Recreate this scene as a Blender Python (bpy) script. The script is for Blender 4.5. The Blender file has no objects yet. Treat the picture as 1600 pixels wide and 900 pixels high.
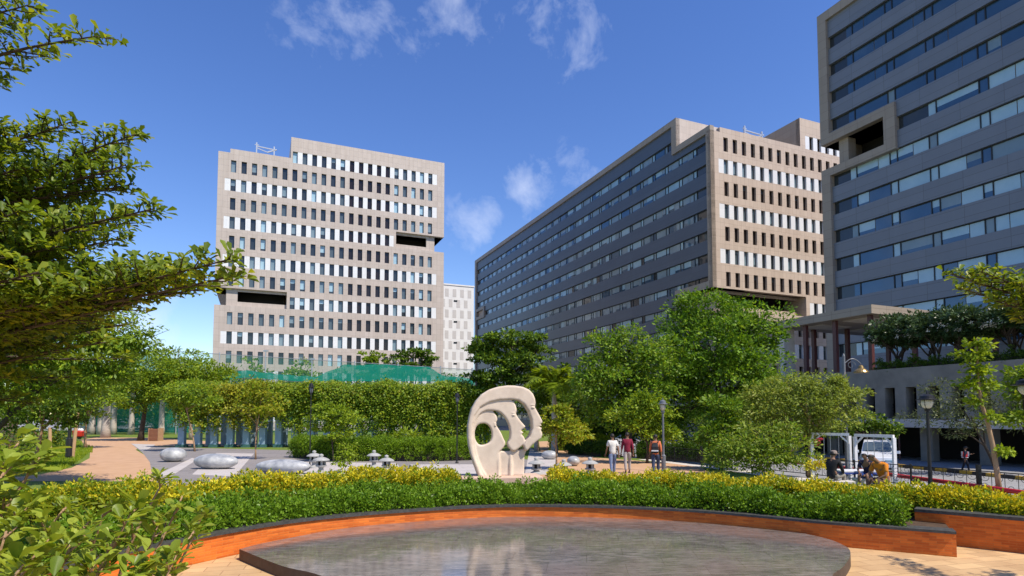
import bpy, math, random
import numpy as np
from mathutils import Vector, Matrix
from mathutils.geometry import tessellate_polygon
R = math.radians
rnd = random.Random(7)
rng = np.random.default_rng(11)
SC = bpy.context.scene
COL = SC.collection
# ------------------------------------------------------------------ camera
F, YC, H = 935.0, 597.0, 2.6
PIT = math.atan(53.0 / F)
CP, SP = math.cos(PIT), math.sin(PIT)
def ray(px, py):
    x = (px - 800.0) / F; u = -(py - YC) / F
    return x, CP - u * SP, SP + u * CP
def P(px, py, D):
    x, y, z = ray(px, py); s = D / y
    return Vector((x * s, D, H + z * s))
def G(px, py, z=0.0):
    x, y, zz = ray(px, py); s = (z - H) / zz
    return Vector((x * s, y * s, z))
def mpp(D): return D / 941.0
cam = bpy.data.cameras.new('camera'); camo = bpy.data.objects.new('camera', cam); COL.objects.link(camo)
camo.location = (0, 0, H); camo.rotation_euler = (math.pi / 2 + PIT, 0, 0)
cam.sensor_width = 36; cam.lens = 36 * F / 1600; cam.shift_y = 147 / 1600.0
cam.clip_start = 0.05; cam.clip_end = 4000
SC.camera = camo
# ------------------------------------------------------------------ light, sky
SUN_EL, SUN_AZ = R(54), R(126)     # azimuth clockwise from +Y
sd = Vector((math.sin(SUN_AZ) * math.cos(SUN_EL), math.cos(SUN_AZ) * math.cos(SUN_EL), math.sin(SUN_EL)))
sl = bpy.data.lights.new('sun', 'SUN'); sl.energy = 4.2; sl.angle = R(0.5); sl.color = (1.0, 0.91, 0.78)
so = bpy.data.objects.new('sun', sl); COL.objects.link(so); so.rotation_euler = sd.to_track_quat('Z', 'Y').to_euler()
W = bpy.data.worlds.new('World'); SC.world = W; W.use_nodes = True
SC.view_settings.view_transform = 'Standard'; SC.view_settings.look = 'None'
SC.view_settings.exposure = 0.54; SC.view_settings.gamma = 1; SC.view_settings.use_curve_mapping = False
SC.render.engine = 'CYCLES'
SC.cycles.use_denoising = True
SC.cycles.max_bounces = 7; SC.cycles.diffuse_bounces = 3; SC.cycles.glossy_bounces = 3
SC.cycles.transparent_max_bounces = 12; SC.cycles.transmission_bounces = 3
SC.cycles.sample_clamp_indirect = 6
class NT:
    def __init__(s, tree): s.t = tree; s.n = tree.nodes; s.l = tree.links
    def new(s, typ, **kw):
        n = s.n.new(typ)
        for k, v in kw.items(): setattr(n, k, v)
        return n
    def lk(s, a, b): s.l.new(a, b)
    def math(s, op, a, b=None, c=None):
        n = s.n.new('ShaderNodeMath'); n.operation = op
        for i, x in enumerate((a, b, c)):
            if x is None: continue
            if isinstance(x, (int, float)): n.inputs[i].default_value = x
            else: s.l.new(x, n.inputs[i])
        return n.outputs[0]
    def vmath(s, op, a, b=None):
        n = s.n.new('ShaderNodeVectorMath'); n.operation = op
        for i, x in enumerate((a, b)):
            if x is None: continue
            if isinstance(x, (tuple, list, Vector)): n.inputs[i].default_value = tuple(x)
            else: s.l.new(x, n.inputs[i])
        return n
    def mix(s, f, a, b, blend='MIX'):
        n = s.n.new('ShaderNodeMix'); n.data_type = 'RGBA'; n.blend_type = blend
        for sock, x in ((n.inputs[0], f), (n.inputs[6], a), (n.inputs[7], b)):
            if isinstance(x, (int, float)): sock.default_value = x
            elif isinstance(x, (tuple, list)): sock.default_value = (*x[:3], 1)
            else: s.l.new(x, sock)
        return n.outputs[2]
    def ramp(s, f, stops):
        n = s.n.new('ShaderNodeValToRGB'); e = n.color_ramp.elements
        while len(e) < len(stops): e.new(0.5)
        for i, (p, c) in enumerate(stops):
            e[i].position = p; e[i].color = (*c, 1) if len(c) == 3 else c
        s.l.new(f, n.inputs[0]); return n.outputs[0]
    def noise(s, vec, scale, detail=4, rough=0.55, dist=0.0):
        n = s.n.new('ShaderNodeTexNoise'); n.inputs['Scale'].default_value = scale
        n.inputs['Detail'].default_value = detail; n.inputs['Roughness'].default_value = rough
        n.inputs['Distortion'].default_value = dist
        if vec is not None: s.l.new(vec, n.inputs['Vector'])
        return n.outputs[0]
def make_world():
    nt = NT(W.node_tree); bg = W.node_tree.nodes['Background']
    sky = nt.new('ShaderNodeTexSky'); sky.sky_type = 'NISHITA'; sky.sun_disc = False
    sky.sun_elevation = SUN_EL; sky.sun_rotation = SUN_AZ
    sky.altitude = 300; sky.air_density = 1.1; sky.dust_density = 0.2; sky.ozone_density = 2.6
    hs = nt.new('ShaderNodeHueSaturation'); hs.inputs['Saturation'].default_value = 1.24; hs.inputs['Hue'].default_value = 0.516
    hs.inputs['Value'].default_value = 1.0
    nt.lk(sky.outputs[0], hs.inputs['Color'])
    tc = nt.new('ShaderNodeTexCoord'); d = tc.outputs['Generated']
    n1 = nt.noise(d, 10.0, 9, 0.62, 0.35); n2 = nt.noise(d, 22.0, 6, 0.6, 0.3)
    nn = nt.math('ADD', nt.math('MULTIPLY', n1, 0.68), nt.math('MULTIPLY', n2, 0.32))
    # where clouds drift: directions on the sky dome, angular radius, density
    spots = [((540, 45), 0.085, 0.62), ((600, 20), 0.07, 0.5), ((690, 5), 0.10, 0.62), ((850, 30), 0.095, 0.70), ((810, 62), 0.05, 0.5), ((910, 5), 0.09, .5),
             ((830, 300), 0.05, 1.15), ((765, 338), 0.048, 0.9), ((905, 275), 0.05, 0.75), ((720, 360), 0.05, 0.5),
             ((225, 500), 0.075, 1.0), ((180, 485), 0.07, 0.9), ((260, 530), 0.05, 0.8),
             ((2500, 150), 0.4, 0.7), ((-1500, 300), 0.4, 0.7)]
    spots = [(c_, r_ * 1.12, d_) for c_, r_, d_ in spots]
    tot = None
    for (px, py), rad, den in spots:
        x, y, z = ray(px, py); v = Vector((x, y, z)).normalized()
        dist = nt.vmath('DISTANCE', d, tuple(v)).outputs['Value']
        g = nt.math('MULTIPLY', nt.math('POWER', nt.math('MAXIMUM', nt.math('SUBTRACT', 1.0, nt.math('DIVIDE', dist, rad * 1.35)), 0.0), 0.8), den)
        tot = g if tot is None else nt.math('MAXIMUM', tot, g)
    m = nt.math('MULTIPLY', nt.math('SUBTRACT', nt.math('ADD', nn, nt.math('MULTIPLY', tot, 0.30)), 0.635), 2.0)
    m = nt.math('MINIMUM', nt.math('MAXIMUM', nt.math('MULTIPLY', m, nt.math('MINIMUM', nt.math('MULTIPLY', tot, 3.0), 1.0)), 0.0), 0.6)
    col = nt.mix(m, hs.outputs[0], (4.9, 5.3, 6.4))
    nt.lk(col, bg.inputs['Color']); bg.inputs['Strength'].default_value = 0.128
make_world()
# ------------------------------------------------------------------ materials
def S(p, names, v):
    for n in names:
        if n in p.inputs: p.inputs[n].default_value = v; return
def mat(name, c1, c2=None, scale=3.0, rough=0.7, bump=0.0, bscale=None, metal=0.0, spec=0.4, detail=5, coord='Object', coat=0.0, stretch=None):
    m = bpy.data.materials.new(name); m.use_nodes = True; nt = NT(m.node_tree); p = m.node_tree.nodes['Principled BSDF']
    S(p, ['Roughness'], rough); S(p, ['Metallic'], metal); S(p, ['Specular IOR Level', 'Specular'], spec); S(p, ['Coat Weight'], coat)
    tc = nt.new('ShaderNodeTexCoord'); v = tc.outputs[coord]
    if stretch:
        mp = nt.new('ShaderNodeMapping'); mp.inputs['Scale'].default_value = stretch; nt.lk(v, mp.inputs[0]); v = mp.outputs[0]
    if c2 is None: p.inputs['Base Color'].default_value = (*c1, 1)
    else:
        nt.lk(nt.mix(nt.ramp(nt.noise(v, scale, detail, 0.6), [(0.32, (0, 0, 0)), (0.68, (1, 1, 1))]), c1, c2), p.inputs['Base Color'])
    if bump:
        b = nt.new('ShaderNodeBump'); b.inputs['Strength'].default_value = bump; b.inputs['Distance'].default_value = 0.02
        nt.lk(nt.noise(v, bscale or scale * 6, 4), b.inputs['Height']); nt.lk(b.outputs[0], p.inputs['Normal'])
    return m
def brickmat(name, c1, c2, mortar, bw, bh, msize, offset=0.5, rough=0.7, vec='UV', nscale=2.0, namt=0.35, bump=0.4, spec=0.3, bias=0.0, dirt=(0.5, 0.5, 0.5), rot=0.0):
    """vec: 'UV', 'XY' (floor) or 'FACE' (u+v, z) on an upright building face."""
    m = bpy.data.materials.new(name); m.use_nodes = True; nt = NT(m.node_tree); p = m.node_tree.nodes['Principled BSDF']
    S(p, ['Roughness'], rough); S(p, ['Specular IOR Level', 'Specular'], spec)
    tc = nt.new('ShaderNodeTexCoord')
    if vec == 'UV': v = tc.outputs['UV']
    elif vec == 'XY':
        mp = nt.new('ShaderNodeMapping'); mp.inputs['Rotation'].default_value = (0, 0, rot); nt.lk(tc.outputs['Object'], mp.inputs[0]); v = mp.outputs[0]
    else:
        sx = nt.new('ShaderNodeSeparateXYZ'); nt.lk(tc.outputs['Object'], sx.inputs[0])
        cx = nt.new('ShaderNodeCombineXYZ'); nt.lk(nt.math('ADD', sx.outputs[0], sx.outputs[1]), cx.inputs[0]); nt.lk(sx.outputs[2], cx.inputs[1]); v = cx.outputs[0]
    b = nt.new('ShaderNodeTexBrick'); b.offset = offset; b.squash = 1.0
    b.inputs['Color1'].default_value = (*c1, 1); b.inputs['Color2'].default_value = (*c2, 1); b.inputs['Mortar'].default_value = (*mortar, 1)
    b.inputs['Scale'].default_value = 1.0; b.inputs['Mortar Size'].default_value = msize; b.inputs['Brick Width'].default_value = bw; b.inputs['Row Height'].default_value = bh
    b.inputs['Bias'].default_value = bias; b.inputs['Mortar Smooth'].default_value = 0.1
    nt.lk(v, b.inputs['Vector'])
    nv = tc.outputs['Object']; ns = nscale
    if vec == 'FACE':
        mp2 = nt.new('ShaderNodeMapping'); mp2.inputs['Scale'].default_value = (1, 1, .10); nt.lk(nv, mp2.inputs[0]); nv = mp2.outputs[0]; ns = nscale * 3.5
    f = nt.ramp(nt.noise(nv, ns, 7, 0.68), [(0.4, (0, 0, 0)), (0.75, (1, 1, 1))])
    col = nt.mix(nt.math('MULTIPLY', f, namt), b.outputs['Color'], nt.mix(1.0, b.outputs['Color'], dirt, 'MULTIPLY'))
    nt.lk(col, p.inputs['Base Color'])
    if bump:
        bp = nt.new('ShaderNodeBump'); bp.inputs['Strength'].default_value = bump; bp.inputs['Distance'].default_value = 0.01; bp.invert = True
        nt.lk(b.outputs['Fac'], bp.inputs['Height']); nt.lk(bp.outputs[0], p.inputs['Normal'])
    return m
def leafmat(name, ca, cb, trans=0.35, rough=0.5, big=0.5, spec=0.25, tint=(1.25, 1.15, 0.5), cc=None):
    m = bpy.data.materials.new(name); m.use_nodes = True; nt = NT(m.node_tree); p = m.node_tree.nodes['Principled BSDF']
    out = [n for n in nt.n if n.type == 'OUTPUT_MATERIAL'][0]
    g = nt.new('ShaderNodeNewGeometry'); tc = nt.new('ShaderNodeTexCoord')
    f = nt.math('ADD', nt.math('MULTIPLY', g.outputs['Random Per Island'], 0.6), nt.math('MULTIPLY', nt.noise(tc.outputs['Object'], big, 3), 0.5))
    st = [(0.25, ca), (0.85, cb)] if cc is None else [(0.2, ca), (0.72, cb), (0.93, cc)]
    col = nt.ramp(f, st); nt.lk(col, p.inputs['Base Color'])
    S(p, ['Roughness'], rough); S(p, ['Specular IOR Level', 'Specular'], spec)
    t = nt.new('ShaderNodeBsdfTranslucent'); nt.lk(nt.mix(1.0, col, tint, 'MULTIPLY'), t.inputs['Color'])
    mx = nt.new('ShaderNodeMixShader'); mx.inputs[0].default_value = trans
    nt.lk(p.outputs[0], mx.inputs[1]); nt.lk(t.outputs[0], mx.inputs[2]); nt.lk(mx.outputs[0], out.inputs[0])
    return m
M = {}
M['tile'] = brickmat('facade_stone_tile', (0.50, 0.435, 0.39), (0.455, 0.395, 0.35), (0.23, 0.19, 0.165), 1.0, 1.3, 0.011, 0.0, 0.55, 'FACE', 0.35, 0.4, 0.2, dirt=(0.72, 0.68, 0.66))
M['tile_warm'] = brickmat('facade_sandstone_tile', (0.53, 0.432, 0.35), (0.48, 0.388, 0.31), (0.20, 0.14, 0.10), 1.0, 1.3, 0.011, 0.0, 0.55, 'FACE', 0.25, 0.4, 0.2, dirt=(0.75, 0.7, 0.68))
M['tile_frame'] = brickmat('facade_brown_frame', (0.33, 0.28, 0.225), (0.30, 0.25, 0.20), (0.14, 0.11, 0.09), 1.9, 1.3, 0.012, 0.0, 0.55, 'FACE', 0.3, 0.4, 0.2, dirt=(0.8, 0.78, 0.75))
M['white'] = brickmat('white_panel', (0.72, 0.73, 0.74), (0.68, 0.69, 0.70), (0.5, 0.5, 0.5), 1.0, 1.3, 0.006, 0.0, 0.4, 'FACE', 0.3, 0.15, 0.0, dirt=(0.85, 0.83, 0.8))
M['grayclad'] = brickmat('grey_cladding', (0.066, 0.084, 0.112), (0.075, 0.094, 0.124), (0.055, 0.058, 0.065), 6.5, 1.28, 0.02, 0.0, 0.42, 'FACE', 0.12, 0.35, 0.15, spec=0.5, dirt=(0.82, 0.8, 0.8))
M['towerclad'] = brickmat('tower_grey_cladding', (0.158, 0.175, 0.208), (0.174, 0.192, 0.227), (0.085, 0.088, 0.095), 4.4, 1.14, 0.018, 0.0, 0.42, 'FACE', 0.12, 0.35, 0.15, spec=0.5, dirt=(0.82, 0.8, 0.8))
def glass(name, c, rough=0.04, spec=0.65, ns=0.25, c2=None, metal=0.0):
    return mat(name, c, c2 or tuple(x * 1.25 for x in c), ns, rough, 0.0, metal=metal, spec=spec)
M['gdark'] = glass('glass_dark', (0.026, 0.033, 0.038)); M['gmid'] = glass('glass_grey', (0.07, 0.095, 0.11))
M['gbrown'] = glass('glass_brown_dark', (0.02, 0.014, 0.012), 0.1, 0.4); M['gblue'] = glass('glass_sky_blue', (0.045, 0.095, 0.15), 0.03, 0.9, metal=0.35)  # gblue: reflected deep blue sky put into the glass colour
M['blindp'] = mat('blind_pale_sky_tint', (0.29, 0.45, 0.54), (0.37, 0.53, 0.61), 0.4, 0.12, spec=0.9); M['blindg'] = mat('blind_grey', (0.15, 0.22, 0.26), (0.20, 0.27, 0.31), 0.4, 0.16, spec=0.8)  # blinds carry the blue sky reflection of the panes in their colour
M['paneblue'] = mat('ribbon_blind_sky_tint', (0.22, 0.36, 0.44), (0.28, 0.43, 0.51), 0.4, 0.12, spec=0.9)  # blind colour with the blue of the reflected sky painted in
M['mull'] = mat('dark_mullion', (0.02, 0.022, 0.026), None, rough=0.5)
M['gal'] = mat('galvanised_steel', (0.42, 0.44, 0.46), (0.5, 0.52, 0.54), 8, 0.4, metal=0.6)
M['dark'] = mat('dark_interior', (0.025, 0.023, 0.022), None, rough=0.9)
M['roofg'] = mat('roof_screed', (0.3, 0.29, 0.27), (0.36, 0.35, 0.33), 1, 0.9)
M['conc'] = mat('weathered_concrete', (0.19, 0.175, 0.15), (0.27, 0.25, 0.215), 0.8, 0.85, 0.15, 12)
M['concl'] = mat('pale_concrete', (0.50, 0.46, 0.42), (0.60, 0.56, 0.51), 1.5, 0.85, 0.15, 20)
M['steelred'] = mat('maroon_paint', (0.085, 0.028, 0.028), (0.10, 0.036, 0.034), 2, 0.45)
M['black'] = mat('black_paint', (0.012, 0.012, 0.013), (0.02, 0.02, 0.022), 5, 0.4)
M['redpipe'] = mat('red_paint', (0.50, 0.015, 0.02), (0.42, 0.012, 0.018), 2, 0.35)
M['whitep'] = mat('white_paint', (0.78, 0.78, 0.80), (0.70, 0.70, 0.73), 6, 0.4)
M['sculpt'] = mat('carved_sandstone', (0.56, 0.455, 0.36), (0.70, 0.585, 0.47), 3.0, 0.9, 0.22, 50, detail=9)
M['plinth'] = mat('pink_stone', (0.52, 0.36, 0.27), (0.60, 0.44, 0.34), 4, 0.8, 0.3, 40)
M['brick'] = brickmat('orange_brick', (0.80, 0.20, 0.028), (0.54, 0.11, 0.015), (0.60, 0.20, 0.05), 0.23, 0.045, 0.004, 0.5, 0.7, 'UV', 2.2, 0.7, 0.5, dirt=(0.62, 0.52, 0.45))
M['coping'] = mat('black_granite', (0.035, 0.036, 0.036), (0.075, 0.075, 0.07), 14, 0.55, 0.1, 60)
M['soil'] = mat('soil', (0.05, 0.03, 0.018), (0.09, 0.055, 0.03), 6, 0.95, 0.5, 30)
M['bark'] = mat('grey_brown_bark', (0.10, 0.075, 0.052), (0.18, 0.14, 0.10), 4, 0.9, 0.6, 22, stretch=(4, 4, 1))
M['barkd'] = mat('dark_bark', (0.035, 0.026, 0.018), (0.07, 0.052, 0.038), 4, 0.9, 0.6, 22, stretch=(4, 4, 1))
M['barkp'] = mat('pale_palm_bark', (0.36, 0.31, 0.27), (0.48, 0.43, 0.38), 1.5, 0.85, 0.4, 8, stretch=(1, 1, 6))
M['barkt'] = mat('tan_bark', (0.28, 0.17, 0.09), (0.38, 0.25, 0.15), 4, 0.85, 0.4, 20, stretch=(4, 4, 1))
M['stake'] = mat('bamboo', (0.42, 0.26, 0.13), (0.5, 0.33, 0.18), 4, 0.7)
M['L_fore'] = leafmat('leaf_terminalia', (0.062, 0.118, 0.010), (0.20, 0.28, 0.024), 0.5, 0.42, 0.9, 0.3, cc=(0.38, 0.40, 0.03))
M['L_shrub'] = leafmat('leaf_near_shrub', (0.13, 0.20, 0.018), (0.36, 0.44, 0.055), 0.45, 0.38, 1.2, 0.3)
M['L_dark'] = leafmat('leaf_dark_green', (0.022, 0.06, 0.006), (0.10, 0.18, 0.014), 0.34, 0.5, 0.4)
M['L_mid'] = leafmat('leaf_mid_green', (0.06, 0.135, 0.009), (0.21, 0.315, 0.024), 0.38, 0.5, 0.35, cc=(0.33, 0.40, 0.045))
M['L_rich'] = leafmat('leaf_rich_green', (0.045, 0.125, 0.007), (0.18, 0.325, 0.02), 0.40, 0.48, 0.35, cc=(0.34, 0.45, 0.05))
M['L_lime'] = leafmat('leaf_lime_green', (0.14, 0.23, 0.010), (0.34, 0.43, 0.024), 0.42, 0.48, 0.4)
M['L_yel'] = leafmat('leaf_yellow_green', (0.16, 0.19, 0.012), (0.40, 0.38, 0.024), 0.4, 0.48, 0.4)
M['L_gold'] = leafmat('leaf_golden', (0.42, 0.37, 0.014), (0.78, 0.66, 0.03), 0.3, 0.42, 0.8)
M['L_goldg'] = leafmat('leaf_gold_green', (0.20, 0.25, 0.014), (0.42, 0.44, 0.025), 0.3, 0.42, 0.8)
M['L_hedge'] = leafmat('leaf_hedge_green', (0.075, 0.17, 0.009), (0.22, 0.36, 0.025), 0.3, 0.4, 0.8)
M['L_clip'] = leafmat('leaf_clipped_hedge', (0.08, 0.17, 0.008), (0.24, 0.37, 0.02), 0.36, 0.42, 0.5)
M['L_olive'] = leafmat('leaf_olive', (0.10, 0.15, 0.018), (0.29, 0.36, 0.05), 0.40, 0.5, 0.4, cc=(0.36, 0.36, 0.10))
M['L_grey'] = leafmat('leaf_grey_green', (0.05, 0.075, 0.03), (0.14, 0.17, 0.07), 0.35, 0.45, 0.4)
M['L_frang'] = leafmat('leaf_frangipani', (0.025, 0.055, 0.018), (0.075, 0.125, 0.045), 0.2, 0.4, 0.5)
M['petal'] = mat('white_petals', (0.75, 0.75, 0.66), None, rough=0.6)
M['stone'] = mat('grey_granite', (0.27, 0.27, 0.26), (0.40, 0.40, 0.385), 5, 0.75, 0.3, 60)
# ------------------------------------------------------------------ object helpers
LOC = {}
def tag(o, label=None, cat=None, group=None, kind=None):
    if label: o['label'] = label
    if cat: o['category'] = cat
    if group: o['group'] = group
    if kind: o['kind'] = kind
    return o
def thing(name, label, cat, loc=(0, 0, 0), rot=0.0, group=None):
    o = bpy.data.objects.new(name, None); COL.objects.link(o); o.location = loc; o.rotation_euler = (0, 0, rot)
    o.empty_display_size = 0.2
    tag(o, label, cat, group); LOC[o.name] = Vector(loc) if rot == 0 else Vector((0, 0, 0))
    return o
def link(name, me, parent=None):
    o = bpy.data.objects.new(name, me); COL.objects.link(o)
    if parent is not None: o.parent = parent; LOC[o.name] = LOC.get(parent.name, Vector((0, 0, 0)))
    return o
def matlist(m): return [M[x] if isinstance(x, str) else x for x in (m if isinstance(m, (list, tuple)) else [m])]
class MB:
    def __init__(s): s.v = []; s.f = []; s.m = []; s.uv = {}
    def add(s, vs, fs, m=0, uv=None):
        o = len(s.v); s.v += [tuple(p) for p in vs]
        for i, f in enumerate(fs):
            if uv: s.uv[len(s.f)] = uv[i]
            s.f.append(tuple(o + j for j in f)); s.m.append(m)
        return s
    def quad(s, a, b, c, d, m=0, uv=None): return s.add([a, b, c, d], [(0, 1, 2, 3)], m, [uv] if uv else None)
    def box(s, x0, x1, y0, y1, z0, z1, m=0):
        return s.add([(x0, y0, z0), (x1, y0, z0), (x1, y1, z0), (x0, y1, z0), (x0, y0, z1), (x1, y0, z1), (x1, y1, z1), (x0, y1, z1)],
                     [(3, 2, 1, 0), (4, 5, 6, 7), (0, 1, 5, 4), (1, 2, 6, 5), (2, 3, 7, 6), (3, 0, 4, 7)], m)
    def bar(s, p, q, w, h=None, m=0, up=(0, 0, 1)):
        h = h or w; p = Vector(p); q = Vector(q); d = (q - p).normalized(); u = Vector(up)
        if abs(d.dot(u)) > 0.98: u = Vector((0, 1, 0))
        x = d.cross(u).normalized() * w / 2; y = x.cross(d).normalized() * h / 2
        vs = [p - x - y, p + x - y, p + x + y, p - x + y, q - x - y, q + x - y, q + x + y, q - x + y]
        return s.add(vs, [(3, 2, 1, 0), (4, 5, 6, 7), (0, 1, 5, 4), (1, 2, 6, 5), (2, 3, 7, 6), (3, 0, 4, 7)], m)
    def tube(s, pts, rads, n=8, m=0, cap=True):
        pts = [Vector(p) for p in pts]
        if isinstance(rads, (int, float)): rads = [rads] * len(pts)
        vs = []; fs = []; ref = None
        for i, p in enumerate(pts):
            d = (pts[min(i + 1, len(pts) - 1)] - pts[max(i - 1, 0)]).normalized()
            if ref is None: ref = Vector((0, 0, 1)) if abs(d.z) < 0.9 else Vector((1, 0, 0))
            x = d.cross(ref)
            x = x.normalized() if x.length > 1e-6 else Vector((1, 0, 0)); y = d.cross(x).normalized(); ref = -y if False else ref
            for k in range(n):
                a = 2 * math.pi * k / n; vs.append(p + (x * math.cos(a) + y * math.sin(a)) * rads[i])
        for i in range(len(pts) - 1):
            for k in range(n): fs.append((i * n + k, i * n + (k + 1) % n, (i + 1) * n + (k + 1) % n, (i + 1) * n + k))
        if cap: fs.append(tuple(reversed(range(n)))); fs.append(tuple((len(pts) - 1) * n + k for k in range(n)))
        return s.add(vs, fs, m)
    def lathe(s, prof, n=16, m=0, c=(0, 0, 0)):
        vs = []; fs = []
        for r, z in prof:
            for k in range(n):
                a = 2 * math.pi * k / n; vs.append((c[0] + r * math.cos(a), c[1] + r * math.sin(a), c[2] + z))
        for i in range(len(prof) - 1):
            for k in range(n): fs.append((i * n + k, i * n + (k + 1) % n, (i + 1) * n + (k + 1) % n, (i + 1) * n + k))
        fs.append(tuple(reversed(range(n)))); fs.append(tuple((len(prof) - 1) * n + k for k in range(n)))
        return s.add(vs, fs, m)
    def prism(s, poly, z0, z1, m=0):
        n = len(poly); vs = [(p[0], p[1], z0) for p in poly] + [(p[0], p[1], z1) for p in poly]
        fs = [tuple(reversed(range(n))), tuple(range(n, 2 * n))] + [(i, (i + 1) % n, n + (i + 1) % n, n + i) for i in range(n)]
        return s.add(vs, fs, m)
    def ell(s, c, r, n=16, k=10, m=0):
        prof = [(math.sin(math.pi * (i + 0.02) / (k + 0.04)), -math.cos(math.pi * (i + 0.02) / (k + 0.04))) for i in range(k + 1)]
        o = len(s.v); s.lathe(prof, n, m)
        for i in range(o, len(s.v)):
            x, y, z = s.v[i]; s.v[i] = (c[0] + x * r[0], c[1] + y * r[1], c[2] + z * r[2])
        return s
    def build(s, name, m, parent=None, smooth=False, world=True):
        me = bpy.data.meshes.new(name)
        off = LOC.get(parent.name, Vector((0, 0, 0))) if (parent is not None and world) else Vector((0, 0, 0))
        vs = [(p[0] - off.x, p[1] - off.y, p[2] - off.z) for p in s.v]
        me.from_pydata(vs, [], s.f)
        for x in matlist(m): me.materials.append(x)
        me.polygons.foreach_set('material_index', s.m)
        if smooth: me.polygons.foreach_set('use_smooth', [True] * len(s.f))
        if s.uv:
            ul = me.uv_layers.new(name='UVMap')
            for i, pl in enumerate(me.polygons):
                if i in s.uv:
                    for j, li in enumerate(pl.loop_indices): ul.data[li].uv = s.uv[i][j]
        me.update()
        return link(name, me, parent)
def sheet(name, pts, z, m, **kw):
    b = MB(); b.add([(p[0], p[1], z) for p in pts], [tuple(range(len(pts)))])
    o = b.build(name, m); tag(o, kind='structure'); return o
def copy_tree(o, parent=None):
    c = o.copy(); COL.objects.link(c)
    if parent is not None: c.parent = parent
    for ch in list(o.children): copy_tree(ch, c)
    return c
def beveled(o, w=0.02, seg=2):
    md = o.modifiers.new('bevel', 'BEVEL'); md.width = w; md.segments = seg; md.limit_method = 'ANGLE'; md.angle_limit = R(40)
    return o
# ------------------------------------------------------------------ leaves
def nrm(a): return a / np.maximum(np.linalg.norm(a, axis=1, keepdims=True), 1e-9)
def leaf_verts(c, d, n, L, Wd, shape='quad', fold=0.15):
    """c base points, d leaf directions, n normals."""
    d = nrm(d); s = nrm(np.cross(d, n)); n = np.cross(s, d)
    L = np.asarray(L).reshape(-1, 1); Wd = np.asarray(Wd).reshape(-1, 1)
    if shape == 'quad':
        return np.stack([c, c + d * L * 0.55 + s * Wd * 0.5, c + d * L, c + d * L * 0.55 - s * Wd * 0.5], 1), [(0, 1, 2, 3)]
    up = n * Wd * fold
    if shape == 'spoon':
        pr = ((.25, .20, .5), (.5, .40, .9), (.74, .50, 1), (.92, .36, .9))
        rs = [c + d * L * a + s * Wd * w + up * q for a, w, q in pr]; ls = [c + d * L * a - s * Wd * w + up * q for a, w, q in pr]
        tip = c + d * L * 1.0 + up * .35; return np.stack([c] + rs + [tip] + ls[::-1], 1), [(0, 1, 2, 3, 4, 5), (0, 5, 6, 7, 8, 9)]
    return np.stack([c, c + d * L * 0.38 + s * Wd * 0.30 + up * .7, c + d * L * 0.78 + s * Wd * 0.5 + up, c + d * L, c + d * L * 0.78 - s * Wd * 0.5 + up, c + d * L * 0.38 - s * Wd * 0.30 + up * .7], 1), [(0, 1, 2, 3), (0, 3, 4, 5)]
def build_leaves(name, mats, parent, V, pat, mi=None, kind=None):
    N, k, _ = V.shape; off = LOC.get(parent.name, Vector((0, 0, 0))) if parent is not None else Vector((0, 0, 0))
    V = (V - np.array(off)).astype(np.float32)
    me = bpy.data.meshes.new(name); me.vertices.add(N * k); me.vertices.foreach_set('co', V.reshape(-1))
    pats = np.array(pat); nf = len(pat); fl = len(pat[0])
    idx = (np.arange(N)[:, None, None] * k + pats[None]).reshape(-1)
    me.loops.add(len(idx)); me.loops.foreach_set('vertex_index', idx.astype(np.int32))
    me.polygons.add(N * nf); me.polygons.foreach_set('loop_start', (np.arange(N * nf) * fl).astype(np.int32))
    for x in matlist(mats): me.materials.append(x)
    if mi is not None: me.polygons.foreach_set('material_index', np.repeat(mi, nf).astype(np.int32))
    me.update(calc_edges=True); me.validate()
    o = link(name, me, parent)
    if kind: o['kind'] = kind
    return o
def rand_dirs(n):
    a = rng.normal(size=(n, 3)); return nrm(a)
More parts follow.
